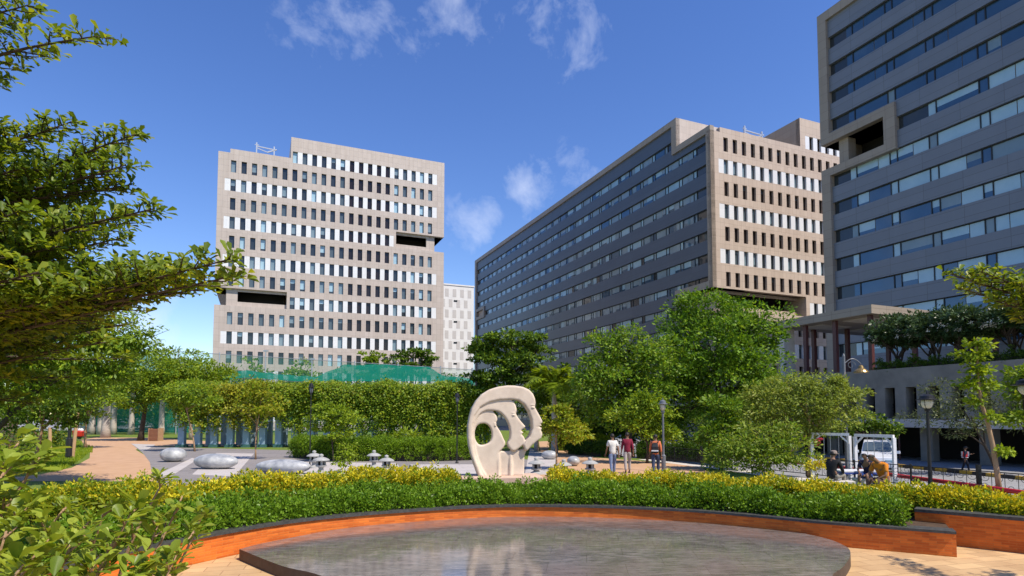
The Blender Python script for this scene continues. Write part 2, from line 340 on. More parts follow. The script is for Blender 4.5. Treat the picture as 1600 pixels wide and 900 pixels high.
def crown_leaves(blobs, dens, leaf, per=38, clump=0.45, shell=0.45, droop=0.1, flat=0.7, wid=0.5):
    """blobs: (centre, (rx,ry,rz)). Leaves in clumps spread through each ellipsoid, thickest near its surface."""
    Cs, Ds, Ns = [], [], []
    clump *= 1.5; per *= 2.6
    for c, r in blobs:
        c = np.array(c); r = np.array(r)
        nc = max(7, int(dens * (r[0] * r[2] + r[0] * r[1] + r[1] * r[2]) / (clump ** 2) * 2.7))
        dirs = rand_dirs(nc); rad = shell + (1 - shell) * rng.random(nc) ** 0.5
        lob = np.sin(dirs @ rng.normal(size=3) * 5 + rng.random() * 6) * .5 + np.sin(dirs @ rng.normal(size=3) * 9 + rng.random() * 6) * .5
        rad *= 1 + 0.13 * rng.normal(size=nc) + .18 * lob + np.where(rng.random(nc) < .10, .25 * rng.random(nc), 0)
        cc = c + dirs * rad[:, None] * r
        k = rng.integers(int(per * 0.6), int(per * 1.5), nc)
        ci = np.repeat(np.arange(nc), k); n = len(ci)
        sz = np.minimum(clump * (0.45 + 0.9 * rng.random(nc)), .8 * r.min() + .1)
        u = rand_dirs(n); u[:, 2] = np.where(u[:, 2] < -.25, -u[:, 2] * .6, u[:, 2])
        off = u * (0.45 + 0.55 * rng.random((n, 1)) ** .5) * np.array([1, 1, flat]) * sz[ci][:, None]
        off += rng.normal(size=(n, 3)) * sz[ci][:, None] * .10
        pos = cc[ci] + off
        on = nrm(off + 1e-6)
        Cs.append(pos); Ds.append(on * 0.75 + dirs[ci] * 0.25 + rand_dirs(n) * 0.65 + np.array([0, 0, -droop - .12]))
        Ns.append(nrm(on * 0.85 + dirs[ci] * 0.25 + np.array([0, 0, 0.45]) + rand_dirs(n) * 0.5))
    C = np.concatenate(Cs); D = np.concatenate(Ds); N = np.concatenate(Ns)
    L = leaf * 1.15 * (0.6 + 0.8 * rng.random(len(C)))
    return leaf_verts(C, D, N, L, L * wid)
def blob(px, py, rx, ry, D, dd=1.0):
    c = P(px, py, D); k = mpp(D); return (tuple(c), (rx * k, 0.5 * (rx + ry) * k * dd, ry * k))
def trunk_mb(base, top, r0, blobs=(), bend=0.15, n=8, r1=None):
    b = MB(); base = Vector(base); top = Vector(top); pts = []; k = 6
    for i in range(k + 1):
        t = i / k; p = base.lerp(top, t)
        pts.append(p + Vector((math.sin(t * 4 + base.x) * bend * t, math.cos(t * 3 + base.y) * bend * t, 0)))
    rr = [r0 * (1.35 if i == 0 else 1) * (1 - 0.55 * i / k) for i in range(k + 1)]
    b.tube(pts, rr, n)
    for c, r in blobs:
        st = pts[max(2, min(k, int(k * (0.5 + 0.5 * rnd.random()))))]
        c = Vector(c); mid = st.lerp(c, 0.5) + Vector((0, 0, 0.08 * (c - st).length))
        b.tube([st, mid, c, c + (c - mid) * 0.5], [r0 * 0.45, r0 * 0.28, r0 * 0.14, r0 * .04], 6)
        for q in range(3):
            e = c + Vector((rnd.uniform(-.8, .8) * r[0], rnd.uniform(-.8, .8) * r[1], rnd.uniform(-.3, .9) * r[2]))
            b.tube([mid.lerp(c, .6), c.lerp(e, .5), e], [r0 * 0.18, r0 * 0.1, r0 * .03], 5)
    return b
def tree(name, label, base, blobs, leafm, leaf=0.2, dens=1.0, per=38, clump=0.5, trunk_r=0.14, bark='bark', group=None, cat='tree', flat=0.7, wid=0.5, shell=0.45, droop=.1, mix=None):
    t = thing(name, label, cat, tuple(base), 0, group)
    top = Vector(np.mean([b[0] for b in blobs], axis=0)); top.z -= 0.2
    trunk_mb(base, top, trunk_r, blobs).build('trunk', bark, t, smooth=True)
    V, pat = crown_leaves(blobs, dens, leaf, per, clump, shell, droop, flat, wid)
    mi = None; ms = [leafm]
    if mix: ms = [leafm, mix[0]]; mi = (rng.random(len(V)) < mix[1]).astype(int)
    build_leaves('crown', ms, t, V, pat, mi)
    return t
# ------------------------------------------------------------------ buildings
TH = math.atan2(0.391, 0.92)
GZ = -0.75
def grid_wall(A, Z, cls, depth, mapf):
    A = sorted(set(round(a, 4) for a in A)); Z = sorted(set(round(z, 4) for z in Z))
    na, nz = len(A) - 1, len(Z) - 1
    C = [[cls((A[i] + A[i + 1]) / 2, (Z[j] + Z[j + 1]) / 2) for j in range(nz)] for i in range(na)]
    out = {}
    def mb(c): return out.setdefault(c, MB())
    hidden = ('win', 'void', 'absent', 'rib')
    dflt = 0.9
    # merge runs along a for flat quads
    for j in range(nz):
        i = 0
        while i < na:
            c = C[i][j]; k = i
            while k + 1 < na and C[k + 1][j] == c: k += 1
            if c not in hidden:
                d = depth[c]; mb(c).quad(mapf(A[i], Z[j], d), mapf(A[k + 1], Z[j], d), mapf(A[k + 1], Z[j + 1], d), mapf(A[i], Z[j + 1], d))
            i = k + 1
    def bridge(c1, c2, p, q):
        d1 = depth[c1] if c1 else dflt; d2 = depth[c2] if c2 else dflt
        if abs(d1 - d2) < 1e-4: return
        c = c1 if d1 < d2 else c2
        if c is None or c in ('void', 'absent'): return
        mb('reveal_' + c if False else c).quad(mapf(*p, d1), mapf(*q, d1), mapf(*q, d2), mapf(*p, d2))
    for i in range(na + 1):
        for j in range(nz):
            bridge(C[i - 1][j] if i > 0 else None, C[i][j] if i < na else None, (A[i], Z[j]), (A[i], Z[j + 1]))
    for j in range(nz + 1):
        for i in range(na):
            bridge(C[i][j - 1] if j > 0 else None, C[i][j] if j < nz else None, (A[i], Z[j]), (A[i + 1], Z[j]))
    return out
WINM = {}
def win_mesh(ww, wh, uf, um, lm):
    key = (ww, wh, uf, um, lm)
    if key in WINM: return WINM[key]
    b = MB(); x = ww / 2; z = wh / 2; zs = z - uf * wh
    if uf > 0: b.quad((-x, 0, zs), (x, 0, zs), (x, 0, z), (-x, 0, z), 0)
    if uf < 1: b.quad((-x, 0.004, -z), (x, 0.004, -z), (x, 0.004, zs), (-x, 0.004, zs), 1)
    t = 0.05
    for x0, x1, z0, z1 in ((-x, -x + t, -z, z), (x - t, x, -z, z), (-x + t, x - t, -z, -z + t), (-x + t, x - t, z - t, z)):
        b.box(x0, x1, -0.04, 0.02, z0, z1, 2)
    o = b.build('window', [um, lm, 'mull']); me = o.data; bpy.data.objects.remove(o)
    WINM[key] = me; return me
def void_z(k, zc0, dz, wh): 
    zc = zc0 - k * dz
    return zc - dz + wh / 2 + 1.42, zc + dz - wh / 2 - 0.42
def end_face(T, W, ncol, c0, pitch, ww, wh, zc0, dz, nrow, zb, top_hi, top_lo, low_u, slots, wallmat, choose, keep):
    cs = [c0 + pitch * j for j in range(ncol)]
    A = [0, W, low_u, 2.3]; Z = [zb, top_hi, top_lo, top_lo - 0.9]
    for c in cs: A += [c - ww / 2, c + ww / 2]
    A += [cs[0] - pitch * 0.8, cs[-1] + pitch * 0.8]
    zcs = [zc0 - k * dz for k in range(nrow)]
    for z in zcs: Z += [z - wh / 2, z + wh / 2]
    vz = {}
    for (k, ua, ub) in slots:
        z0, z1 = void_z(k, zc0, dz, wh); vz[k] = (z0, z1); Z += [z0, z1]; A += [ua, ub]
    def cls(a, z):
        if a < low_u and z > top_lo: return 'absent'
        if a < 2.3 and z > top_lo - 0.9: return 'absent'
        for (k, ua, ub) in slots:
            z0, z1 = vz[k]
            if ua < a < ub and z0 < z < z1: return 'void'
        for k, zc in enumerate(zcs):
            if abs(z - zc) < wh / 2:
                inslot = any(kk == k and ua - 0.8 < a < ub + 0.8 for kk, ua, ub in slots)
                if k == 0 and a < low_u + 0.9: return 'wall'
                if inslot: return 'wall'
                for c in cs:
                    if abs(a - c) < ww / 2: return 'win'
                if k % 2 == 0 and cs[0] - pitch * .8 < a < cs[-1] + pitch * .8: return 'panel'
        return 'wall'
    g = grid_wall(A, Z, cls, {'wall': 0.0, 'panel': 0.02, 'win': 0.5, 'void': 8.0, 'absent': 0.9}, lambda a, z, d: (a, d, z))
    g['wall'].build('facade', wallmat, T, world=False)
    if 'panel' in g:
        rows = {}
        pm = g['panel']
        for f in pm.f:
            zc_ = sum(pm.v[i][2] for i in f) / len(f); k = int(round((zc0 - zc_) / dz)); r_ = rows.setdefault(k, MB()); r_.add([pm.v[i] for i in f], [tuple(range(len(f)))])
        for r_ in rows.values(): r_.build('white_panel_row', 'white', T, world=False)
    wins = []
    for k, zc in enumerate(zcs):
        for j, c in enumerate(cs):
            if cls(c, zc) == 'win': wins.append((c, zc, choose(k, j)))
    wins.sort(key=lambda w: (w[1] < 13.5, w[0]))
    rest = MB(); rm = []
    for i, (c, zc, (uf, um, lm)) in enumerate(wins):
        me = win_mesh(ww, wh, uf, um, lm)
        if i < keep:
            o = link('window', me, T); o.location = (c, 0.46, zc)
        else:
            for mm in me.materials:
                if mm not in rm: rm.append(mm)
            for p in me.polygons:
                rest.add([Vector(me.vertices[v].co) + Vector((c, 0.46, zc)) for v in p.vertices], [tuple(range(len(p.vertices)))], rm.index(me.materials[p.material_index]))
    if rest.f:
        o = rest.build('window', rm, T, world=False); o['kind'] = 'stuff'
    return vz
def gray_face(T, v0, v1, zcs, rh, zb, top, frame, voids, clad, seq, seed, framemat='tile_frame', tops=(), extraA=(), depthv=8.0, panef=None, pale='blindp'):
    r = random.Random(seed)
    A = [v0, v1] + list(extraA); Z = [zb] + list(tops)
    for z in zcs: Z += [z - rh / 2, z + rh / 2]
    for (a0, a1, z0, z1) in voids + frame: A += [a0, a1]; Z += [z0, z1]
    A = [a for a in A if v0 - 1e-6 <= a <= v1 + 1e-6]
    def cls(a, z):
        if z > top(a): return 'absent'
        for (a0, a1, z0, z1) in voids:
            if a0 < a < a1 and z0 < z < z1: return 'void'
        for (a0, a1, z0, z1) in frame:
            if a0 < a < a1 and z0 < z < z1: return 'frame'
        for zc in zcs:
            if abs(z - zc) < rh / 2: return 'rib'
        return 'span'
    g = grid_wall(A, Z, cls, {'frame': 0.0, 'span': 0.4, 'rib': 0.85, 'void': depthv, 'absent': 0.9}, lambda a, z, d: (d, a, z))
    g['span'].build('grey_spandrels', clad, T, world=False)
    g['frame'].build('stone_frame', framemat, T, world=False)
    for ri, zc in enumerate(zcs):
        b = MB(); a = v1; i = 0
        z0, z1 = zc - rh / 2, zc + rh / 2
        while a > v0 + 0.1:
            w = seq[i % len(seq)]; i += 1; a2 = max(v0, a - w)
            if cls((a + a2) / 2, zc) == 'rib' and cls(a - .02, zc) == 'rib' and cls(a2 + .02, zc) == 'rib':
                big = w > 1.5; d = 0.8
                pick = panef(ri, (a + a2) / 2, r) if panef else None
                x = r.random()
                if big and r.random() < 0.55:
                    am = a2 + (a - a2) * r.choice([0.5, 0.35, 0.65]); parts = [(a2, am), (am, a)]
                else: parts = [(a2, a)]
                for (p0, p1) in parts:
                    c = panef(ri, (p0 + p1) / 2, r)
                    b.quad((d, p0 + .05, z0 + .04), (d, p1 - .03, z0 + .04), (d, p1 - .03, z1 - .06), (d, p0 + .05, z1 - .06), c)
                    if c >= 3 and r.random() < 0.4:   # blind only part of the way down
                        hh = z0 + (z1 - z0) * r.uniform(0.2, 0.5)
                        b.quad((d - .006, p0 + .05, z0 + .04), (d - .006, p1 - .03, z0 + .04), (d - .006, p1 - .03, hh), (d - .006, p0 + .05, hh), 2)
                b.box(d - .1, d + .04, a2 - .04, a2 + .07, z0, z1, 0)
                b.box(d - .03, d + .04, a2, a, z0, z0 + .05, 0)
                b.box(d - .09, d + .04, a2 + .07, a - .04, z1 - .1, z1, 0)
            else:
                if cls((a + a2) / 2, zc) == 'rib' or cls(a - .02, zc) == 'rib' or cls(a2 + .02, zc) == 'rib':
                    b.quad((.83, a2, z0), (.83, a, z0), (.83, a, z1), (.83, a2, z1), 1)
            a = a2
        if b.f: b.build('ribbon_window', ['mull', 'gdark', 'gblue', 'blindg', pale], T, world=False)
    return g
def boxes(T, name, m, lst):
    b = MB()
    for x in lst: b.box(*x)
    return b.build(name, m, T, world=False)
def slot_insert(T, u0, u1, z0, z1, side, W=None, set_u=2.2, set_v=0.7, wallm='tile'):
    """pier, parapet and lintel of the open refuge deck, set back behind the facade line."""
    b = MB(); a0 = u0 + set_u if side == 'L' else u0; a1 = u1 if side == 'L' else u1 - set_u
    b.box(a0, a1, set_v, set_v + .3, z0 + .002, z0 + 1.0); b.box(a0, a1, set_v, set_v + .3, z1 - .55, z1 - .002)
    px = (a0, a0 + 2.2) if side == 'L' else (a1 - 2.0, a1)
    b.box(px[0], px[1], set_v, set_v + .5, z0 + 1.0, z1 - .55)
    x = a0 if side == 'L' else a1 - .3
    b.box(x, x + .3, set_v + .5, 7.9, z0 + .002, z1 - .002)
    b.build('refuge_deck_wall', wallm, T, world=False)
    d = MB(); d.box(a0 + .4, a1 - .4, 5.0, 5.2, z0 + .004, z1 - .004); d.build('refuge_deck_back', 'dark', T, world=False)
def antenna(T, u, v, z, w=3.6):
    b = MB()
    b.bar((u, v, z), (u, v, z + 4.3), .26, m=0); b.bar((u + w, v, z), (u + w, v, z + 4.0), .26, m=0)
    b.bar((u, v, z + 3.5), (u + w, v, z + 3.3), .2); b.bar((u, v, z + 3.1), (u + w * .6, v, z + 2.5), .16); b.bar((u + w * .6, v, z + 2.45), (u + w + .5, v, z + 3.4), .26)
    b.bar((u - .4, v, z + 3.8), (u + .5, v, z + 3.8), .14)
    b.build('roof_gantry', 'gal', T, world=False)
# ---- left office tower: stone end face towards the park
LB = thing('office_tower', 'pale stone office block with rows of narrow windows standing alone behind the green net', 'office building', (-62.3, 124, 0), TH)
W1, L1 = 49.7, 62
rw = random.Random(3)
def ch_left(k, j):
    x = rw.random()
    if 12 <= j <= 16: return (0.0, 'gbrown', 'gbrown')
    if k in (1, 2) and j < 4 and x < .7: return (rw.choice([.5, .7, 1.0]), 'blindg', 'gdark')
    if k >= 8: p = .55
    elif j >= 17: p = .45
    else: p = .3
    if x < p: return (rw.choice([.35, .6, .8, 1.0, 1.0]), rw.choice(['blindp', 'blindg']), 'gdark')
    if x < p + .3: return (0.0, 'gmid', 'gmid')
    return (0.0, 'gdark', 'gdark')
TL, THI = 59.7, 64.5
vz = end_face(LB, W1, 22, 3.0, 2.057, 1.04, 2.6, 60.0, 4.09, 15, GZ, THI, TL, 14.44, [(8, 0, 14.2), (4, 38.0, W1)], 'tile', ch_left, 99)
slot_insert(LB, 0, 14.2, *vz[8], 'L'); slot_insert(LB, 38.0, W1, *vz[4], 'R')
z80, z81 = vz[8]; z40, z41 = vz[4]
boxes(LB, 'body', 'tile', [(0.001, W1 - .001, .9, L1, GZ, z80), (14.21, W1 - .001, .9, L1, z80, z81), (2.3, 14.21, 8, L1, z80, z81),
      (0.001, W1 - .001, .9, L1, z81, z40), (0.001, 37.99, .9, L1, z40, z41), (37.99, W1 - 2.3, 8, L1, z40, z41),
      (0.001, W1 - .001, .9, L1, z41, TL - 1.0), (14.41, W1 - .001, .9, L1, TL - 1.0, THI - .6)])
antenna(LB, 7.4, 2.5, TL - 1.0)
# ---- middle office block: grey ribbon face and stone end face
MBK = thing('office_tower', 'long office block with a grey ribbon window side and a sandstone end wall', 'office building', (35.96, 106, 0), TH)
W2, L2 = 54.0, 128.0
zc0, dz2 = 56.6, 4.17
TL2, TH2 = 55.5, 61.3
rw2 = random.Random(9)
def ch_mid(k, j):
    x = rw2.random()
    if k % 2 == 0 and k > 1:
        return (rw2.choice([0, .15, .3, .8]), 'blindg', 'gmid') if x < .35 else (0.0, 'gmid', 'gdark') if x < .8 else (1.0, 'blindg', 'gdark')
    return (0.0, 'gbrown', 'gbrown') if x < .8 else (.3, 'gmid', 'gbrown')
vz2 = end_face(MBK, W2, 23, 3.63, 2.19, 1.06, 2.65, zc0, dz2, 14, GZ, TH2, TL2, 22.5, [(8, 0, 22.9)], 'tile_warm', ch_mid, 99)
s0, s1 = vz2[8]
slot_insert(MBK, 0, 22.9, s0, s1, 'L', set_u=2.4, set_v=1.6, wallm='tile_warm')
NB = 9.5
rows2 = [zc0 - k * dz2 - .2 for k in range(0, 14)]
def top2(a): return TL2 if a < NB else TH2
def pane_mid(ri, v, r):
    x = r.random()
    if v > 55 or ri < 5: return 4 if x < .45 else 3 if x < .85 else 2  # far and upper panes paler: sky reflection given by pane colour
    return 3 if x < .5 else 1 if x < .62 else 4 if x < .82 else 2
fr2 = [(0, 1.15, s1, TL2), (0, 1.15, GZ, s0), (0, NB, TL2 - 1.2, TL2), (NB, NB + 1.5, TL2 - 1.2, TH2), (NB, L2, TH2 - 1.2, TH2), (L2 - 1.6, L2, GZ, TH2),
       (0, 10.6, s1, s1 + 1.3), (9.3, 10.6, s0 - 1.0, s1 + 1.3), (0, 10.6, s0 - 1.1, s0),
       (L2 - 10, L2, zc0 - 4 * dz2 - 1.6, zc0 - 4 * dz2 + 2.4)]
gray_face(MBK, 0, L2, rows2, 1.65, GZ, top2, fr2, [(0, 9.3, s0, s1), (L2 - 8.8, L2 - 1.9, zc0 - 4 * dz2 - .6, zc0 - 4 * dz2 + 1.5)], 'grayclad', [3.3, .9, .12 + 3.3, 0.9], 4, tops=(TL2, TH2), extraA=(NB, 1.15), panef=pane_mid, pale='paneblue')
boxes(MBK, 'body', 'tile_warm', [(.9, W2, .9, L2, GZ, s0), (.9, W2, 8.0, L2, s0, s1), (22.91, W2, .9, 8.0, s0, s1), (.9, W2, .9, L2, s1, TL2 - 1.0)])
boxes(MBK, 'roof_block', 'tile_frame', [(.9, 22.51, NB + .001, L2, TL2 - 1.0, TH2 - .5), (22.51, W2, .9, L2, TL2 - 1.0, TH2 - .5)])
b = MB(); b.quad((.0, NB, TL2 - .9), (22.5, NB, TL2 - .9), (22.5, NB, TH2), (0, NB, TH2)); b.quad((.0, NB, TH2), (22.5, NB, TH2), (22.5, NB + 1, TH2), (0, NB + 1, TH2))
b.quad((22.5, 0, TL2 - .9), (22.5, NB, TL2 - .9), (22.5, NB, TH2), (22.5, 0, TH2), 1)  # side turned from the sun gets darker tile: shade put into the colour
b.build('parapet_wall', ['tile', 'tile_frame'], MBK, world=False)
antenna(MBK, 11.2, 3.0, TL2 - 1.0, 4.4)
# ---- right tower: only its grey face looks on to the park
RT = thing('office_tower', 'tall grey clad office tower with bright ribbon windows rising above the concrete podium', 'office building', (43.85, 83, 0), TH)
rows3 = [55.2 - 3.97 * k for k in range(0, 13)]
TT = 59.9
f0, f1 = 36.1, 42.1
LT = 112.0
fr3 = [(-1.35, 0, f1 - .01, TT), (-1.35, 0, GZ, f0 + .01), (-LT, 0, TT - 1.3, TT), (-10.7, 0, f1 - 1.25, f1), (-10.7, 0, f0, f0 + 1.1), (-10.7, -9.2, f0, f1)]
def pane_tow(ri, v, r):
    x = r.random()
    if ri < 4: return 2 if x < .93 else 3  # upper rows deep blue: the sky they mirror, given as pane colour
    return 4 if x < .62 else 2 if x < .84 else 3
gray_face(RT, -LT, 0, rows3, 1.75, GZ, lambda a: TT, fr3, [(-9.2, 0, f0 + 1.1, f1 - 1.25)], 'towerclad', [3.9, .95, 4.6, .95], 8, tops=(TT,), extraA=(-1.35,), panef=pane_tow)
boxes(RT, 'body', 'tile_frame', [(.9, 46, -LT, -.001, GZ, f0 + 1.1), (8, 46, -LT, -2.2, f0 + 1.1, f1 - 1.25), (.9, 8, -LT, -9.21, f0 + 1.1, f1 - 1.25), (.9, 46, -LT, -.001, f1 - 1.25, TT - .6)])
b = MB(); b.box(.9, 1.3, -9.2, -2.2, f0 + 1.1, f0 + 1.5); b.box(.9, 2.4, -3.6, -2.2, f0 + 1.5, f1 - 1.25); b.box(2.4, 8, -2.5, -2.2, f0 + 1.1, f1 - 1.25)
b.build('refuge_deck_wall', 'tile_frame', RT, world=False)
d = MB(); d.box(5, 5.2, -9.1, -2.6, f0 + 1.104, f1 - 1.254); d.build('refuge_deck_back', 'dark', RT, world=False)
# ---- distant white block with grey panels
WB = thing('apartment_block', 'distant white high-rise with chequered grey panels in the gap between two office blocks', 'building', (-22.3, 170, 0), TH)
WW, WZ = 12.0, 40.5
g0 = MB(); g0.box(0, WW, .0, 22, GZ, WZ); g0.build('wall', 'white', WB, world=False)
M['wbpanel'] = mat('grey_panel', (0.46, 0.45, 0.45), (0.51, 0.50, 0.50), 1, 0.7)
for k in range(13):
    z = WZ - 2.2 - k * 3.05
    for j in range(5):
        u = .9 + j * 2.3 + (1.15 if k % 2 else 0)
        if u + 1.1 < WW: g1 = MB(); g1.box(u, u + 1.1, -.03, .0, z - 1.15, z + 1.15); g1.build('grey_panel', 'wbpanel', WB, world=False)
    if k % 2: 
        g2 = MB(); g2.box(5.85, 6.9, -.06, -.031, z + .5, z + 1.0); g2.build('window', 'gdark', WB, world=False)
g3 = MB(); g3.box(-.15, WW + .15, -.15, 22.15, WZ + .001, WZ + .4); g3.build('roof_slab', 'white', WB, world=False)
# ---- podium with car park slots, canopy on top
PD = thing('podium', 'grey concrete car park podium with tall narrow openings and dark ground floor', 'building', (26.99, 51.3, 0), TH)
PV0, PV1, PU = -46.0, 14.0, 27.2
PZ = 6.25
ops = []
for k in range(-8, 24): ops.append(-5.49 - 1.63 * k)
def clsP(a, z):
    if z < 1.75: return 'void'
    if 2.42 < z < 4.78:
        for o in ops:
            if abs(a - o) < .4: return 'win'
    if z < 2.38: return 'slab'
    return 'wall'
Ap = [PV0, PV1]
for o in ops:
    if PV0 < o - .45 and o + .45 < PV1: Ap += [o - .4, o + .4]
g = grid_wall(Ap, [GZ, 1.75, 2.38, 2.42, 4.78, PZ], clsP, {'wall': 0.12, 'slab': 0.0, 'win': 1.1, 'void': 5.0, 'absent': .9}, lambda a, z, d: (d, a, z))
g['wall'].build('upper_wall', 'conc', PD, world=False); g['slab'].build('floor_slab', 'concl', PD, world=False)
boxes(PD, 'roof_deck', 'conc', [(1.2, PU, PV0, PV1, 5.3, PZ - .3)])
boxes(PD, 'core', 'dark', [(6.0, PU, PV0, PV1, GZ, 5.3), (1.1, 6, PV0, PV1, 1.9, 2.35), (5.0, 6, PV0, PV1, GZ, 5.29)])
for k in range(15):
    b = MB(); b.box(1.0, 1.75, 12 - 4.0 * k, 12.9 - 4.0 * k, GZ, 1.75); b.build('column', 'conc', PD, world=False)
nr = 0
for o in ops:
    if PV0 < o - .45 and o + .45 < PV1:
        b = MB()
        for z in (2.75, 3.0, 3.25, 3.5): b.box(.95, .98, o - .4, o + .4, z, z + .035)
        for q in range(5): b.box(.96, .975, o - .36 + q * .17, o - .345 + q * .17, 2.42, 3.5)
        b.build('railing', 'black', PD, world=False); nr += 1
b = MB(); b.tube([(.25, -6.0, GZ), (.25, -6.0, 1.74)], .06); b.build('drain_pipe', 'steelred', PD, world=False)
CN = thing('entrance_canopy', 'flat roofed entrance canopy on slim maroon columns above the concrete podium', 'canopy', (26.99, 51.3, 0), TH)
b = MB(); b.box(2.5, 26.5, -2.5, 7.6, 11.25, 12.0); b.build('roof', 'tile_frame', CN, world=False)
b = MB(); b.box(4.0, 8.0, 3.5, 5.8, 11.2, 11.249); b.box(4.0, 8.0, -1.0, 1.4, 11.2, 11.249); b.box(10, 14, 3.5, 5.8, 11.2, 11.249); b.build('ceiling_panel', 'concl', CN, world=False)
for (cu, cv) in ((3.3, -1.8), (3.3, 1.6), (3.3, 4.8), (6.5, 6.6), (9, -1.8), (9, 4.8), (15, -1.8), (15, 4.8), (21, -1.8)):
    b = MB(); b.box(cu - .17, cu + .17, cv - .17, cv + .17, PZ - .3, 11.25); b.build('column', 'steelred', CN, world=False)
b = MB(); b.box(2.9, 4.3, 7.0, 7.55, PZ - .3, 11.25); b.build('pier', 'concl', CN, world=False)
def loc2w(base, u, v, z=0): return Vector((base[0] + .92 * u - .391 * v, base[1] + .391 * u + .92 * v, z))
# ------------------------------------------------------------------ ground and setting
M['road'] = brickmat('grey_road_pavers', (0.33, 0.33, 0.33), (0.26, 0.26, 0.265), (0.12, 0.12, 0.12), 0.24, 0.12, 0.006, 0.5, 0.85, 'XY', 0.6, 0.4, 0.2, rot=0.4)
M['lawn'] = mat('lawn', (0.075, 0.13, 0.012), (0.17, 0.22, 0.022), 2.2, 0.9, 0.8, 60, detail=8)
M['path'] = mat('tan_path', (0.44, 0.26, 0.145), (0.53, 0.33, 0.195), 1.2, 0.85, 0.1, 40, detail=8)
M['pave'] = brickmat('grey_granite_paving', (0.27, 0.245, 0.235), (0.23, 0.21, 0.205), (0.13, 0.12, 0.11), 1.8, 0.9, 0.012, 0.5, 0.7, 'XY', 0.5, 0.3, 0.1, rot=-0.2)
M['pavel'] = brickmat('pale_granite_paving', (0.50, 0.46, 0.435), (0.46, 0.42, 0.40), (0.28, 0.25, 0.24), 1.8, 0.9, 0.010, 0.5, 0.7, 'XY', 0.5, 0.2, 0.1, rot=-0.2)
M['sand'] = brickmat('yellow_sandstone_paving', (0.64, 0.43, 0.215), (0.50, 0.325, 0.165), (0.34, 0.20, 0.10), 0.62, 0.30, 0.008, 0.5, 0.75, 'XY', 1.3, 0.8, 0.25, rot=-0.25, dirt=(0.72, 0.66, 0.62))
def fence_x(y): return 15.75 - 0.425 * (y - 18)
sheet('ground', [(-900, -200), (900, -200), (900, 1800), (-900, 1800)], GZ - .02, 'road')
TP = [(-160, -40), (fence_x(-40), -40), (fence_x(38), 38), (6.5, 60), (6.5, 108), (-160, 108)]
b = MB(); b.prism(TP, GZ - .2, 0.0); tag(b.build('park_ground', 'lawn'), kind='structure')
# tan path winding in from the left
pl = [(-40, 752), (60, 742), (112, 731), (140, 716), (141, 704), (131, 694), (126, 687), (150, 683.5), (245, 684), (300, 688), (380, 692), (380, 697), (270, 698), (222, 696), (212, 703), (228, 712), (236, 722), (240, 735), (252, 752)]
sheet('path', [G(*p) for p in pl], .006, 'path')
pv = [(205, 693), (262, 699), (470, 704), (760, 712), (860, 722), (842, 748), (800, 768), (250, 768), (238, 742), (234, 722), (224, 709)]
sheet('paving', [G(*p) for p in pv], .010, 'pave')
for i, q in enumerate([[(205, 693.5), (243, 695), (232, 702), (222, 705)], [(338, 708), (397, 709), (366, 745), (300, 742)], [(462, 722), (535, 722), (590, 750), (455, 750)], [(540, 723), (620, 724), (640, 750), (600, 750)], [(640, 726), (740, 726), (760, 748), (680, 748)], [(246, 742), (300, 716), (309, 718), (262, 748)], [(828, 700), (872, 716), (862, 742), (820, 742)]]):
    sheet('paving', [G(*p) for p in q], .016, 'pavel')
sheet('path', [G(*p) for p in [(842, 690), (905, 687), (928, 715), (1090, 727), (1130, 752), (836, 752), (846, 720)]], .012, 'path')
for i, q in enumerate([[(820, 702), (925, 704), (930, 710), (818, 709)], [(826, 716), (930, 720), (930, 724), (824, 721)]]):
    pass
sheet('paving', [(17.5, 8), (16.0, 8), (12.7, 19), (9.8, 30), (7.5, 36), (8.2, 36.2), (10.9, 29.5), (14.5, 19)], .014, 'concl')
# lower plaza of yellow sandstone
cop = [(-6.9, 4.5), (-6.75, 6.5), (-6.5, 8.0), (-6.05, 9.6), (-5.35, 11.05)] + [tuple(G(px, py, .47)[:2]) for px, py in ((450, 815), (550, 804), (650, 796.5), (725, 792), (800, 789.5), (900, 790), (1000, 793), (1100, 798.5), (1200, 807), (1300, 816.5), (1400, 824), (1494, 831))]
def smooth_curve(pts, n):
    p = [np.array(q, float) for q in pts]; p = [2 * p[0] - p[1]] + p + [2 * p[-1] - p[-2]]; out = []
    for i in range(1, len(p) - 2):
        for t in np.linspace(0, 1, 12, endpoint=False):
            a = 2 * p[i]; b_ = p[i + 1] - p[i - 1]; c_ = 2 * p[i - 1] - 5 * p[i] + 4 * p[i + 1] - p[i + 2]; d_ = -p[i - 1] + 3 * p[i] - 3 * p[i + 1] + p[i + 2]
            out.append(0.5 * (a + b_ * t + c_ * t * t + d_ * t ** 3))
    out.append(p[-2]); out = np.array(out)
    s = np.concatenate([[0], np.cumsum(np.linalg.norm(np.diff(out, axis=0), axis=1))]); q = np.linspace(0, s[-1], n)
    return np.stack([np.interp(q, s, out[:, 0]), np.interp(q, s, out[:, 1])], 1), q
CC, CS = smooth_curve(cop, 120)
def offset(c, d):
    t = np.gradient(c, axis=0); t /= np.linalg.norm(t, axis=1, keepdims=True); n = np.stack([-t[:, 1], t[:, 0]], 1)
    return c + n * d
sheet('plaza', [tuple(p) for p in CC] + [(8.5, 12.6), (17.2, 5.2), (26, -2), (26, -12), (-14, -12), (-14, 4.5)], .006, 'sand')
